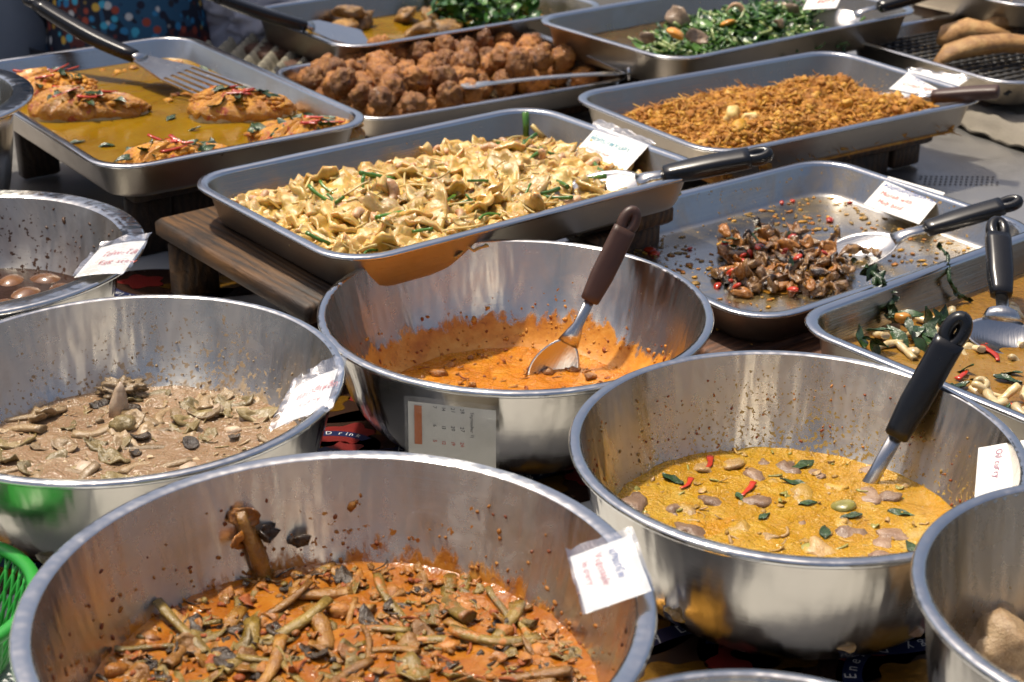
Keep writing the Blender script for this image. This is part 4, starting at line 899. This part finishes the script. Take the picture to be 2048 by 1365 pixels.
o = ob('stir_fried_greens', b.mesh('stir_fried_greens', GRN), None, (tH['x'], tH['y'], tH['zb']), (0, 0, tH['ang'])); tag(o, 'tangle of stir-fried green stems and leaves on the tray', 'greens', None, 'stuff')
MSH = food('mushroom', [(.3, (.10, .06, .035)), (.7, (.32, .23, .15))], 40, .35, .3, 90)
for px, py, s, kind in [(1352, 68, 1.2, 'c'), (1455, 46, .8, 'c'), (1470, 28, .9, 's'), (1350, 32, 1.4, 'm'), (1290, 78, 1., 'm'), (1585, 22, 1.1, 'm'), (1560, 48, .8, 'm'), (1395, 75, 1., 'm')]:
    p = at(tH, px, py, .058)
    if kind == 'c': put('carrot_slice', mesh('carrot_slice', *blob(px, .017, .012, .006, .25, 1.2, 3), CAR), p, (.4, .2, px), s, 'orange carrot slice on the stir-fried greens', 'carrot', 'carrot slices on the greens')
    elif kind == 's': tag(ob('shrimp', mesh('shrimp', *tube([(.013*math.cos(t), 0, .016*math.sin(t)) for t in np.linspace(-.4, 3, 10)], [.006-.0004*k for k in range(10)], 8), SHRP), None, p), 'curled pink shrimp standing on the stir-fried greens', 'shrimp')
    else: put('mushroom_piece', mesh('mushroom_piece', *flake(px, .02, .012, .003, .9, 4, 14), MSH), p, (.9, .3, px), s, 'brown mushroom piece on the stir-fried greens', 'mushroom', 'mushrooms on the greens')

# --- fried fish with leaves (tray I)
tray_liquid(tI, 'fish_gravy', 'thin yellow oil under the fried fish', 'sauce', .008, LQ_A)
FRY = food('fried_fish', [(.28, (.06, .035, .015)), (.45, (.22, .11, .03)), (.6, (.44, .22, .04)), (.75, (.56, .36, .12))], 28, .3, .8, 110, coat=.35, bd=.004)
q = random.Random(71); mFr = variants(lambda i: mesh('fried_fish_piece', *blob(i+501, .036, .022, .014, .5, 1.5, 3, .16), FRY), 6); pl2 = []
for i in range(70):
    px, py = q.uniform(560, 900), q.uniform(-55, 68); p = at(tI, px, py, .012); u, v = tI['loc'](p)
    if abs(u) > tI['hx']-.03 or abs(v) > tI['hy']-.03: continue
    z = drop(u, v, .019, tI, pl2, .7)
    if z > .075: continue
    pl2.append((u, v, z, .019)); put('fried_fish_piece', q.choice(mFr), tI['W'](u, v, z), (q.gauss(0, .4), q.gauss(0, .4), q.uniform(0, 6.28)), q.uniform(.7, 1.05), 'golden and dark fried fish piece heaped behind the broad turner', 'fish', 'fried fish pieces on the tray')
b = Bag()
for c in range(330):
    px, py = q.uniform(868, 1075), q.uniform(-40, 42); p = at(tI, px, py, .03); u, v = tI['loc'](p)
    if u > tI['hx']-.012 or abs(v) > tI['hy']-.012: continue
    b.add(*leaf(c+1, q.uniform(.03, .05), q.uniform(.014, .024), .6, 6), q.choice((0, 0, 1)), tr(u, v, q.uniform(.012, .062)) @ rotm((q.gauss(0, .5), q.gauss(0, .5), q.uniform(0, 6.28))))
o = ob('basil_garnish', b.mesh('basil_garnish', [GRN[0], GRN[1]]), None, (tI['x'], tI['y'], tI['zb']), (0, 0, tI['ang'])); tag(o, 'bunch of fresh green leaves beside the fried fish', 'leaves', None, 'stuff')

# --- wire rack and dried fish (tray J)
rk = thing('wire_rack', 'wire mesh rack lying in the dried fish tray', 'rack', (tJ['x'], tJ['y'], tJ['zb']+.022), tJ['ang']); WIRE = plain('rack_wire', (.05, .05, .05), .4, metal=.6)
hx, hy = tJ['hx']-.004, tJ['hy']-.004
for i in range(23):
    x = -hx+2*hx*i/22; ob('wire', mesh('wire', *tube([(x, -hy, 0), (x, hy, 0)], .0022, 6), WIRE), rk)
for i in range(19):
    y = -hy+2*hy*i/18; ob('wire', mesh('wire', *tube([(-hx, y, .0034), (hx, y, .0034)], .0022, 6), WIRE), rk)
for x in (-hx*.7, hx*.7):
    for y in (-hy*.7, hy*.7): ob('foot', mesh('foot', *tube([(x, y, -.0205), (x, y, 0)], .003, 6), WIRE), rk)
DRY = food('dried_fish', [(.3, (.16, .075, .025)), (.5, (.34, .17, .05)), (.7, (.46, .28, .10))], 30, .55, .7, 120)
def dried(label, pxs, z, rads, flat):
    P = [onz(px, py, zz) for (px, py), zz in zip(pxs, z)]; c0 = P[0]; V, F = tube([p-c0 for p in P], rads, 14, flat)
    V = [Vector(v)*(1+0) + Vector((0, 0, .003*noise.noise(Vector(v)*60))) for v in V]; tag(ob('dried_fish', mesh('dried_fish', V, F, DRY), None, c0), label, 'fish', 'dried fish on the rack')
dried('brown dried fish with tail curled up on the wire rack', [(1868, 130), (1900, 105), (1950, 92), (2010, 86), (2080, 92), (2120, 110)], [.075, .09, .10, .10, .095, .085], [.006, .022, .026, .026, .024, .012], .6)
dried('thick brown dried fish behind the curled one', [(1885, 85), (1900, 68), (1935, 60), (1975, 64), (2020, 72)], [.08, .09, .095, .095, .09], [.012, .024, .028, .022, .01], .7)
dried('greyish dried fish at the back of the wire rack', [(1960, 55), (2000, 44), (2050, 36), (2110, 30)], [.08, .09, .09, .08], [.01, .02, .022, .014], .7)

# ------------------------------------------------------------------ utensils
def axes(P0, P1, up):
    x = (Vector(P1)-Vector(P0)).normalized(); z = (Vector(up)-x*Vector(up).dot(x)).normalized(); y = z.cross(x)
    mm = Matrix((x, y, z)).transposed().to_4x4(); mm.translation = P0; return mm
def s_at(P0, P1, px, py):
    d = (P1-P0).normalized(); best = min(((lambda q: (q[0]-px)**2+(q[1]-py)**2)(proj(P0+d*s)), s) for s in np.arange(0, .5, .002)); return float(best[1])
def sect(x, w, h, z=0., n=16, e=3.2):
    P = []
    for k in range(n):
        a = 2*math.pi*k/n; c, s = math.cos(a), math.sin(a); P.append((x, w*math.copysign(abs(c)**(2/e), c), z+h*math.copysign(abs(s)**(2/e), s)))
    return P
def handle_mesh(s0, s1, w, h, curve=0., hole=True, neck=.8):
    """moulded grip, rounded section, ending in an oval hanging loop"""
    b = Bag(); L = s1-s0; e = s1-(w*2.1 if hole else .004); loops = []
    for k in range(13):
        t = k/12; ww = w*(neck+(1-neck)*min(t*3, 1)); hh = h*(1+.15*math.sin(math.pi*t)); x = s0+(e-s0)*t
        if k == 0: loops.append(sect(x-.0015, ww*.8, hh*.8, curve*t*t))
        loops.append(sect(x, ww, hh, curve*t*t))
    if not hole: loops.append(sect(s1-.001, w*.95, h*.9, curve)); loops.append(sect(s1, w*.6, h*.6, curve))
    b.add(*loft(loops, True, True))
    if hole:
        a_, b_ = w*.95, w*.50; cx = s1-a_-w*.48; rings = []
        for k in range(28):
            t = 2*math.pi*k/28; c = Vector((cx+a_*math.cos(t), b_*math.sin(t), curve*1.02)); nrm = Vector((b_*math.cos(t), a_*math.sin(t), 0)).normalized()
            rings.append([c+nrm*(w*.48*math.cos(u))+Vector((0, 0, h*.85*math.sin(u))) for u in [2*math.pi*i/10 for i in range(10)]])
        rings.append(rings[0]); b.add(*loft(rings))
    return b.V, b.F
def head_mesh(a, b_, depth, th=.0011, shape=0., nr=10, na=40):
    top = []; bot = []
    for i in range(nr+1):
        t = i/nr
        for j in range(na):
            g = 2*math.pi*j/na; x = a*t*math.cos(g); y = b_*t*math.sin(g)*(1-shape*math.cos(g)); z = -depth*(1-t*t)
            top.append((x, y, z)); bot.append((x*1.01, y*1.01, z-th))
    B = len(top); F = []
    for i in range(nr):
        for j in range(na):
            k = (j+1) % na; F.append((i*na+j, (i+1)*na+j, (i+1)*na+k, i*na+k)); F.append((B+i*na+k, B+(i+1)*na+k, B+(i+1)*na+j, B+i*na+j))
    for j in range(na): k = (j+1) % na; F.append((nr*na+j, B+nr*na+j, B+nr*na+k, nr*na+k))
    return top+bot, F
def utensil(name, label, cat, P0, P1, up, a, b_, depth, s_grip, s_end, gm, w=.011, h=.007, hole=True, shank=.0042, shape=0., drop_=0., curve=0., hmat=None, headtilt=0., wide=None):
    t = bpy.data.objects.new(name, None); C.objects.link(t); t.matrix_world = axes(P0, P1, up); t.empty_display_size = .02; tag(t, label, cat)
    hm = ob('head', mesh('head', *head_mesh(a, b_, depth, shape=shape), hmat or ST_UT), t, (0, 0, drop_), (0, headtilt, 0))
    x0 = a*.86; P = [(x0, 0, drop_-depth*.2), (x0+.012, 0, drop_*.7+.0015), (x0+(s_grip-x0)*.45, 0, drop_*.3+.002), (s_grip+.012, 0, 0)]
    ob('shank', mesh('shank', *tube(P, [wide or shank*1.6, shank*1.25, shank, shank], 12, .55)), t) if False else ob('shank', mesh('shank', *tube(P, [wide or shank*1.6, (wide or shank*1.5)*.75, shank, shank], 12, .5), ST_UT), t)
    ob('handle', mesh('handle', *handle_mesh(s_grip, s_end, w, h, curve, hole), gm), t); return t

# spoon in the orange curry
P0 = onz(1112, 738, zM+.004); P1 = onz(1228, 503, .138); camdir = (CAM-P0).normalized()
s1 = s_at(P0, P1, 1186, 605); s2 = s_at(P0, P1, 1270, 412)
utensil('serving_spoon', 'steel serving spoon with long brown plastic handle standing in orange curry', 'spoon', P0, P1, (.15, -1, .25), .034, .026, .007, s1, s2, BROWNP, .0125, .0065, shape=.25, shank=.0055, wide=.012)
# ladle in the yellow curry
P0 = onz(1742, 962, zC); P1 = onz(1866, 742, .150); P0 = P0-(P1-P0).normalized()*.05
s1 = s_at(P0, P1, 1782, 868); s2 = s_at(P0, P1, 1893, 600)
utensil('ladle', 'ladle with glossy black handle standing in the yellow curry', 'ladle', P0, P1, (-.3, -1, .35), .036, .030, .012, s1, s2, BLACKP, .0135, .009, shank=.0062)
# ladle in the squid tray
P0 = onz(2008, 672, tK['zb']+levK+.010); P1 = onz(1998, 505, tK['zr']+.022)
s1 = s_at(P0, P1, 1990, 592); s2 = s_at(P0, P1, 2004, 436)
utensil('ladle', 'steel ladle with flared neck and black loop handle in the squid tray', 'ladle', P0, P1, (0, -.8, .6), .024, .040, .008, s1, s2, BLACKP, .0135, .0085, shank=.007, wide=.022)
# spoon in the mussel tray
P0 = onz(1722, 498, tE['zb']+.012); P1 = onz(1962, 425, tE['zr']+.012)
s1 = s_at(P0, P1, 1856, 462); s2 = s_at(P0, P1, 2046, 402)
utensil('serving_spoon', 'steel serving spoon with black handle resting on the mussel tray rim', 'spoon', P0, P1, (0, -.25, 1), .046, .032, .011, s1, s2, BLACKP, .0125, .008, shank=.0075, shape=.12)
p = P0+Vector((-.008, 0, .0)); tag(ob('mussel', mMus[1], None, p, (0, 0, .4), 1.1), 'single mussel lying in the black-handled serving spoon', 'mussel')
p = P0+Vector((.010, -.006, .0)); tag(ob('mussel', mMus[2], None, p, (.3, 0, 2.4), .9), 'smaller orange mussel in the spoon bowl', 'mussel')
# spoon in the fish maw tray
P0 = onz(1205, 375, tD['zb']+.034); P1 = onz(1420, 332, tD['zr']+.012)
s1 = s_at(P0, P1, 1330, 352); s2 = s_at(P0, P1, 1545, 303)
utensil('serving_spoon', 'steel spoon half buried in fish maw, black handle across the tray corner', 'spoon', P0, P1, (0, -.3, 1), .048, .032, .010, s1, s2, BLACKP, .0135, .0095, shank=.008)
# spoon in the shredded egg
P0 = onz(1775, 200, tF['zb']+.034); P1 = onz(1960, 186, tF['zr']+.012)
s1 = s_at(P0, P1, 1866, 190); s2 = s_at(P0, P1, 1998, 182)
utensil('serving_spoon', 'steel spoon with dark brown handle on the shredded egg', 'spoon', P0, P1, (0, -.2, 1), .042, .028, .009, s1, s2, BROWNP, .0125, .0085, hole=False, shank=.0055)
# spoon in the greens
P0 = onz(1668, 42, tH['zb']+.05); P1 = onz(1790, 5, tH['zr']+.02)
utensil('serving_spoon', 'steel spoon with black handle lying on the stir-fried greens', 'spoon', P0, P1, (0, -.3, 1), .046, .034, .010, s_at(P0, P1, 1760, 14), s_at(P0, P1, 1900, -25), BLACKP, .013, .009, shank=.006)

def turner(name, label, P0, P1, up, s_blade, w0, w1, s_grip, s_end, slots=True, curve=.0, w=.013):
    """flat turner: P0 is the blade edge, P1 a point towards the grip"""
    t = bpy.data.objects.new(name, None); C.objects.link(t); t.matrix_world = axes(P0, P1, up); tag(t, label, 'turner')
    b = Bag(); th = .0014; xs = [0, .006, s_blade*.72, s_blade*.9, s_blade]
    if slots:
        n = 5
        for k in range(n+1):                # bars between the slots
            f0, f1 = -1+2*k/n-.11, -1+2*k/n+.11; f0, f1 = max(f0, -1), min(f1, 1)
            b.add(*loft([[(x, f0*W_, -th), (x, f1*W_, -th), (x, f1*W_, th), (x, f0*W_, th)] for x, W_ in ((.012, w1*.98), (s_blade*.6, w1*.86))], True, True))
        for xa, xb, wa, wb in ((0, .012, w1*.96, w1), (s_blade*.6, s_blade, w1*.86, w0)):
            b.add(*loft([[(x, -W_, -th), (x, W_, -th), (x, W_, th), (x, -W_, th)] for x, W_ in ((xa, wa), ((xa+xb)/2, (wa+wb)/2), (xb, wb))], True, True))
    else:
        b.add(*loft([[(x, -W_, -th), (x, W_, -th), (x, W_, th), (x, -W_, th)] for x, W_ in ((0, w1*.93), (.008, w1), (s_blade*.75, w1*.92), (s_blade, w0))], True, True))
    ob('blade', b.mesh('blade', ST_UT, False), t)
    ob('neck', mesh('neck', *tube([(s_blade-.004, 0, 0), (s_blade+.012, 0, .003), (s_grip+.012, 0, .001)], [w0*.9, .007, .006], 10, .45), ST_UT), t)
    ob('handle', mesh('handle', *handle_mesh(s_grip, s_end, w, .009, curve, True, .75), BLACKP), t)
P0 = onz(470, 192, tA['zb']+levA+.003); P1 = onz(282, 118, tA['zr']+.008)
sg = s_at(P0, P1, 270, 112)
turner('slotted_turner', 'slotted steel turner with black handle resting on the fish tray rim', P0, P1, (.2, -.1, 1), sg-.01, .016, .046, sg, sg+.205, True, .022)
P0 = onz(735, 82, tI['zb']+.03); P1 = onz(612, 52, tI['zr']+.010)
sg = s_at(P0, P1, 612, 50)
turner('flat_turner', 'broad steel turner with black handle on the fried fish tray rim', P0, P1, (-.3, -.3, 1), sg-.008, .02, .045, sg, sg+.19, False, .012)

# tongs on the fried balls
hinge = onz(1258, 150, tG['zr']+.016); e1 = onz(925, 178, tG['zb']+.052); e2 = onz(1040, 62, tG['zr']+.012)
tg = thing('tongs', 'open steel tongs lying across the fried ball tray corner', 'tongs', hinge)
for k, e in enumerate((e1, e2)):
    d = e-hinge; V, F = [], []; side = Vector((-d.y, d.x, 0)).normalized(); upv = Vector((0, 0, 1)); L = []
    for i in range(15):
        t = i/14; c = d*t; w_ = .0075 if t < .8 else .0075+.008*math.sin((t-.8)/.2*math.pi*.75); c = c+upv*(.004*math.sin(math.pi*t))
        sc = .0018*math.sin(t*60) if t > .82 else 0
        L.append([c-side*w_+upv*.004, c-side*(w_*.8)+upv*(.0012+sc), c+side*(w_*.8)+upv*(.0012+sc), c+side*w_+upv*.004, c+side*(w_*.8)+upv*(.0026+sc), c-side*(w_*.8)+upv*(.0026+sc)])
    ob('arm', mesh('arm', *loft(L, True, True), ST_UT), tg)
ob('hinge_pin', mesh('hinge_pin', *tube([(0, 0, -.008), (0, 0, .012)], .0035, 10), ST_UT), tg)
ob('locking_ring', mesh('locking_ring', *tube([(.012*math.cos(t)-.012, .012*math.sin(t), .004) for t in np.linspace(0, 6.28, 20)], .0012, 6), WIRE), tg)

# ------------------------------------------------------------------ price and name cards
def card(name, label, Q, lines=(), film=True, bend=.0, mat=PAPER, bars=(), sleeve=1.10, strip=False, rot_text=0, nx=8, lift=.0006, wr=.0012, seed=1):
    """Q = four world corners TL, TR, BR, BL; lines = (text, u, v, size_v, ink, shear)"""
    o0 = Q[3].copy(); A, B_, C_, D_ = [p-o0 for p in Q]; nr = (B_-A).cross(D_-A); nr.normalize()
    if nr.dot(CAM-Q[0]) < 0: nr = -nr
    def S(u, v, off=0.): return A*(1-u)*(1-v)+B_*u*(1-v)+C_*u*v+D_*(1-u)*v + nr*(off+bend*math.sin(math.pi*u)*.5+wr*.4*noise.noise(Vector((u*3, v*3, seed*3.))))
    t = thing(name, label, 'card', o0)
    V = []; F = []
    for s in (0, 1):
        for j in range(nx+1):
            for i in range(nx+1): V.append(S(i/nx, j/nx, -.0004*s))
    n = nx+1; N = n*n
    for j in range(nx):
        for i in range(nx): a = j*n+i; F.append((a, a+1, a+n+1, a+n)); F.append((N+a, N+a+n, N+a+n+1, N+a+1))
    ob('paper', mesh('paper', V, F, mat), t)
    for (u0, u1, v0, v1, mt) in bars:
        ob('print_bar', mesh('print_bar', [S(u0+(u1-u0)*i/6, vv, lift) for vv in (v0, v1) for i in range(7)], [(i, i+1, 8+i, 7+i) for i in range(6)], mt), t)
    W_ = (B_-A).length; H_ = (D_-A).length
    for ln in lines:
        text, u, v, sz, ink = ln[:5]; vert = len(ln) > 5 and ln[5]
        gs, w = glyphs(text); b = Bag(); asp = (H_/W_ if not vert else W_/H_)
        for k, (gx, vv, ff) in enumerate(gs):
            jit = .06*math.sin(k*2.3+u*9)
            if not vert: b.add([S(u+(gx+x+y*.18)*sz*asp, v-(y+jit)*sz, lift) for x, y, z in vv], ff)
            else: b.add([S(u+(y+jit)*sz*1.0, v+(gx+x)*sz*asp, lift) for x, y, z in vv], ff)
        ob('lettering', b.mesh('lettering', ink, False), t)
    if film:
        e = (sleeve-1)/2; V = []; n = 13
        for j in range(n):
            for i in range(n):
                u = -e+(1+2*e)*i/(n-1); v = -e*2.2+((1+2.6*e) if not strip else (.10+2.2*e))*j/(n-1); edge = max(abs(u-.5), abs(v-.5))*2
                V.append(S(min(max(u, -.3), 1.3), v, .0012+.0022*abs(noise.noise(Vector((u*4, v*4, seed+.5))))+(.006*noise.noise(Vector((u*9, v*9, seed+4))) if edge > 1 else 0)))
        ob('plastic_sleeve', mesh('plastic_sleeve', V, [(j*n+i, j*n+i+1, (j+1)*n+i+1, (j+1)*n+i) for j in range(n-1) for i in range(n-1)], FILM), t)
    return t
z1 = tD['zr']+.003
card('name_card', 'white card with teal Thai writing in plastic on the fish maw tray', [onz(1196, 251, z1), onz(1298, 291, z1), onz(1248, 346, z1-.028), onz(1143, 311, z1-.028)],
     [('ผัดกระเพาะปลา', .05, .42, .21, INK_T), ('Fried fish maw', .12, .72, .12, INK_R)], seed=1, strip=True, sleeve=1.14)
z1 = tE['zr']+.003
card('name_card', 'white card reading Mussels with Holy basil on the mussel tray', [onz(1777, 353, z1), onz(1890, 386, z1), onz(1838, 449, z1-.03), onz(1727, 409, z1-.03)],
     [('หอยแมลงภู่ผัดกะเพรา', .05, .34, .19, INK_B), ('Mussels with', .10, .58, .17, INK_R), ('Holy basil', .16, .82, .17, INK_R)], film=False, seed=2)
z1 = tF['zr']+.004
card('name_card', 'plastic-wrapped card with blue writing on the shredded egg tray rim', [onz(1822, 140, z1), onz(1936, 160, z1), onz(1880, 196, z1-.02), onz(1778, 178, z1-.02)],
     [('ไข่ฟูผัด', .2, .45, .3, INK_B), ('Crispy egg', .12, .75, .2, INK_R)], seed=3, strip=True)
zr = .163
card('name_card', 'white plastic-wrapped card with red and blue writing on the large flat-rimmed bowl', [onz(1140, 1114, zr), onz(1262, 1070, zr+.004), onz(1303, 1182, zr-.004), onz(1172, 1228, zr-.006)],
     [('แกงเทโพ', .60, .12, .17, INK_B, True), ('Vegetable', .36, .12, .16, INK_R, True), ('in curry', .14, .18, .15, INK_R, True)], seed=4)
card('name_card', 'white card with purple curry lettering on the yellow curry bowl wall', [onz(1957, 896, .128), onz(2075, 876, .138), onz(2066, 975, .120), onz(1949, 996, .110)],
     [('Oil curry', .30, .10, .17, INK_P, True), ('แกงไก่', .62, .2, .16, INK_R, True)], seed=5, film=False)
card('bagged_card', 'white card in a clear bag draped over the beige curry bowl rim', [onz(588, 778, .130), onz(676, 738, .136), onz(650, 822, .126), onz(549, 858, .113)],
     [('แกงขี้เหล็ก', .2, .45, .2, INK_R), ('curry', .35, .7, .18, INK_R)], seed=6, sleeve=1.32, bend=.006)
card('bagged_card', 'folded white card in plastic on the egg basin rim', [onz(200, 496, .142), onz(292, 482, .142), onz(246, 548, .139), onz(148, 556, .134)],
     [('ไข่พะโล้', .25, .42, .18, INK_R), ('Egg stew', .3, .68, .15, INK_R)], seed=7, sleeve=1.14, bend=.004)
ym = bM['y']-bM['R']-.014
card('calendar_card', 'plastic-wrapped calendar sheet with orange stripe on the front of the curry bowl', [ony(816, 803, ym), ony(992, 822, ym), ony(992, 960, ym-.002), ony(818, 945, ym-.002)],
     [(str(d), .28+.105*k, v, .062, INK_K if r_ < 2 else INK_R, True) for r_, v, ds in ((0, .02, (7, 14, 21, 28)), (1, .28, (6, 13, 20, 27)), (2, .5, (5, 12, 19, 26))) for k, d in enumerate(ds)] + [('September 11', .71, .06, .055, INK_K, True)],
     bars=[(.07, .155, .04, .58, INK_O)], seed=8, sleeve=1.08, mat=plain('calendar_paper', (.62, .58, .50), .6, .1, 30, col2=(.5, .45, .36), scale=30))
card('name_card', 'white card with red mark at the back of the greens tray', [onz(1620, -12, .15), onz(1690, -20, .15), onz(1672, 16, .14), onz(1605, 20, .14)], [('ผัก', .3, .7, .4, INK_R)], seed=9, film=False)

# ------------------------------------------------------------------ clutter round the stall
# green basket
GP = plain('green_plastic', (.03, .32, .04), .35, col2=(.02, .24, .03))
pb = onz(-30, 1225, .045); gb = thing('plastic_basket', 'bright green plastic lattice basket beside the large flat-rimmed bowl', 'basket', (pb.x-.052, pb.y-.012, .003)); rb = .092
ob('rim', mesh('rim', *tube([(rb*math.cos(t), rb*math.sin(t), .058) for t in np.linspace(0, 2*math.pi, 64)], .006, 8, .8, cap=False), GP), gb)
ob('base', mesh('base', *lathe([(.002, 0), (rb*.72, 0), (rb*.74, .003), (rb*.72, .006), (.002, .006)], 40), GP), gb)
for k in range(52):
    a = 2*math.pi*k/52
    for sg_ in (-1, 1): ob('slat', mesh('slat', *tube([(rb*(.73+.25*t)*math.cos(a+sg_*.22*t), rb*(.73+.25*t)*math.sin(a+sg_*.22*t), .003+.053*t) for t in (0, .33, .66, 1)], .0016, 5), GP), gb)
# folded cloth on the right of the counter
V = []; F = []; n = 26; pc = onz(2055, 240, .02)
for j in range(n+1):
    for i in range(n+1):
        u, v = i/n-.5, j/n-.5; x = u*.16*(1+.1*noise.noise(Vector((v*4, 1, 0)))); y = v*.22*(1+.1*noise.noise(Vector((u*4, 5, 0))))
        z = .022+.012*noise.noise(Vector((u*5, v*3, 2)))+.006*noise.noise(Vector((u*12, v*9, 2)))-.02*max(0, max(abs(u), abs(v))-.38)/.12
        V.append((x, y, z))
V += [(x, y, z-.0025) for x, y, z in V]; N = (n+1)**2
for j in range(n):
    for i in range(n): a = j*(n+1)+i; F.append((a, a+1, a+n+2, a+n+1)); F.append((N+a, N+a+n+1, N+a+n+2, N+a+1))
tag(ob('cloth', mesh('cloth', V, F, plain('cloth_beige', (.26, .23, .18), .9, .5, 300, col2=(.2, .175, .135))), None, (pc.x, pc.y, .004), (0, 0, .5)), 'crumpled beige cloth on the steel counter', 'cloth')
# egg tray (moulded pulp)
V = []; F = []; nx, ny = 60, 40; pe = onz(500, 118, .03)
for j in range(ny+1):
    for i in range(nx+1):
        u, v = i/nx, j/ny; c = math.cos(u*6*2*math.pi)*math.cos(v*4*2*math.pi); V.append((u*.27-.135, v*.18-.09, .028+.022*math.copysign(abs(c)**.7, c)))
for j in range(ny):
    for i in range(nx): a = j*(nx+1)+i; F.append((a, a+1, a+nx+2, a+nx+1))
V += [(x, y, z-.002) for x, y, z in V]; N = (nx+1)*(ny+1); F += [tuple(N+k for k in f[::-1]) for f in F]
tag(ob('egg_tray', mesh('egg_tray', V, F, plain('paper_pulp', (.30, .27, .20), .95, .3, 120)), None, (-.42, 2.80, .002), (0, 0, R(-50))), 'grey moulded pulp egg tray behind the fish tray', 'egg tray')
# white plastic bag
V, F = blob(77, .11, .07, .085, .55, 1.7, 5, .22, 5); pw = onz(430, 75, .0)
tag(ob('plastic_bag', mesh('plastic_bag', V, F, plain('bag_white', (.62, .60, .62), .3, .5, 25, col2=(.5, .46, .5))), None, (-.475, 3.02, .066)), 'crumpled white plastic bag behind the fish tray', 'bag')
# vendors behind the table
def person(label, x, y, rotz, cloth_m, trouser_m, hgt=1.6, slim=1.):
    t = thing('person', label, 'person', (x, y, -.76), rotz); s = hgt/1.6
    J = {'pel': (0, 0, .86, .135, .10), 'wst': (0, 0, 1.02, .125, .095), 'cst': (0, -.01, 1.2, .145, .10), 'nck': (0, 0, 1.36, .05, .05), 'hd': (0, -.02, 1.46, .075, .085), 'top': (0, -.01, 1.56, .06, .07)}
    E = [('pel', 'wst'), ('wst', 'cst'), ('cst', 'nck'), ('nck', 'hd'), ('hd', 'top')]
    for sd_, sg_ in (('l', -1), ('r', 1)):
        J.update({sd_+'sh': (sg_*.17, 0, 1.30, .055, .055), sd_+'el': (sg_*.23, -.02, 1.04, .042, .042), sd_+'wr': (sg_*.22, .10, .86, .028, .028), sd_+'hn': (sg_*.18, .15, .79, .035, .02), sd_+'hp': (sg_*.085, 0, .80, .09, .09), sd_+'kn': (sg_*.095, -.02, .45, .058, .058), sd_+'an': (sg_*.1, .02, .07, .038, .038), sd_+'ft': (sg_*.11, -.12, .03, .035, .025)})
        E += [('cst', sd_+'sh'), (sd_+'sh', sd_+'el'), (sd_+'el', sd_+'wr'), (sd_+'wr', sd_+'hn'), ('pel', sd_+'hp'), (sd_+'hp', sd_+'kn'), (sd_+'kn', sd_+'an'), (sd_+'an', sd_+'ft')]
    ks = list(J); me = bpy.data.meshes.new('body'); me.from_pydata([tuple(c*s for c in J[k][:3]) for k in ks], [(ks.index(a), ks.index(b_)) for a, b_ in E], [])
    me.materials.append(plain('skin', (.36, .20, .13), .5)); o = ob('body', me, t); md = o.modifiers.new('skin', 'SKIN'); sv = me.skin_vertices[0].data
    for i, k in enumerate(ks): sv[i].radius = (J[k][3]*s, J[k][4]*s); sv[i].use_root = (k == 'pel')
    o.modifiers.new('sub', 'SUBSURF').render_levels = 2
    L = []
    for z, a, b_ in ((.56, .215, .165), (.62, .21, .165), (.8, .205, .16), (.95, .18, .14), (1.08, .175, .135), (1.2, .185, .135), (1.29, .17, .11), (1.35, .08, .07)):
        L.append([(a*s*slim*math.cos(q_)*(1+.05*noise.noise(Vector((math.cos(q_)*2, math.sin(q_)*2, z*5)))), b_*s*math.sin(q_)*(1+.08*noise.noise(Vector((math.cos(q_)*3, math.sin(q_)*3, z*4)))), z*s) for q_ in [2*math.pi*k/40 for k in range(40)]])
    ob('shirt', mesh('shirt', *loft(L), cloth_m), t)
    for sg_ in (-1, 1):
        ob('trouser_leg', mesh('trouser_leg', *loft([[(sg_*.092*s+r_*s*math.cos(q_), r_*s*math.sin(q_)-.005, z*s) for q_ in [2*math.pi*k/24 for k in range(24)]] for z, r_ in ((.1, .07), (.45, .085), (.7, .105), (.84, .11))]), trouser_m), t)
        ob('sleeve', mesh('sleeve', *tube([(sg_*.155*s, 0, 1.31*s), (sg_*.2*s, -.005, 1.18*s), (sg_*.225*s, -.015, 1.06*s)], [.075*s, .068*s, .065*s], 16), cloth_m), t)
    ob('hair', mesh('hair', *[(lambda VF: ([(v[0]*.098*s, v[1]*.108*s-.0, 1.52*s+v[2]*.1*s) for v in VF[0] if True], [f for f in VF[1] if sum(VF[0][i].z+VF[0][i].y*.9 for i in f) > -.2]))(ico(3))][0], plain('hair_black', (.012, .01, .01), .45)), t)
mt, nt, out = newmat('batik_print'); co, _ = coords(nt, False)
vor = node(nt, 'TexVoronoi', {'Vector': co, 'Scale': 58.}); sepc = node(nt, 'SeparateColor', {0: vor.outputs['Color']})
c1 = ramp(nt, sepc.outputs[0], [(0, (.01, .012, .03)), (.22, (.03, .22, .42)), (.42, (.06, .42, .58)), (.55, (.36, .06, .03)), (.68, (.7, .42, .06)), (.82, (.62, .60, .56)), (.93, (.02, .02, .03))], 'CONSTANT')
big = ramp(nt, nz(nt, co, 7, 3, .6, 1.), [(.42, (.02, .09, .17)), (.5, (.01, .015, .03)), (.58, (.10, .02, .015))], 'CONSTANT')
dist = ramp(nt, vor.outputs['Distance'], [(.35, 0.), (.5, 1.)])
pr_ = node(nt, 'BsdfPrincipled', {'Base Color': mixc(nt, dist, c1, big), 'Roughness': .8}); nt.links.new(pr_.outputs[0], out.inputs[0]); BATIK = mt
GREYC = plain('grey_shirt', (.24, .27, .31), .85, .4, 60, col2=(.14, .16, .19), scale=9)
DKT = plain('dark_trousers', (.02, .022, .03), .85)
person('person in a blue, red and yellow patterned shirt standing behind the fish tray', -.705, 2.98, 0, BATIK, DKT, 1.5, .8)
person('person in plain grey clothes standing left of the patterned shirt', -1.03, 3.0, .2, GREYC, DKT, 1.65, .95)
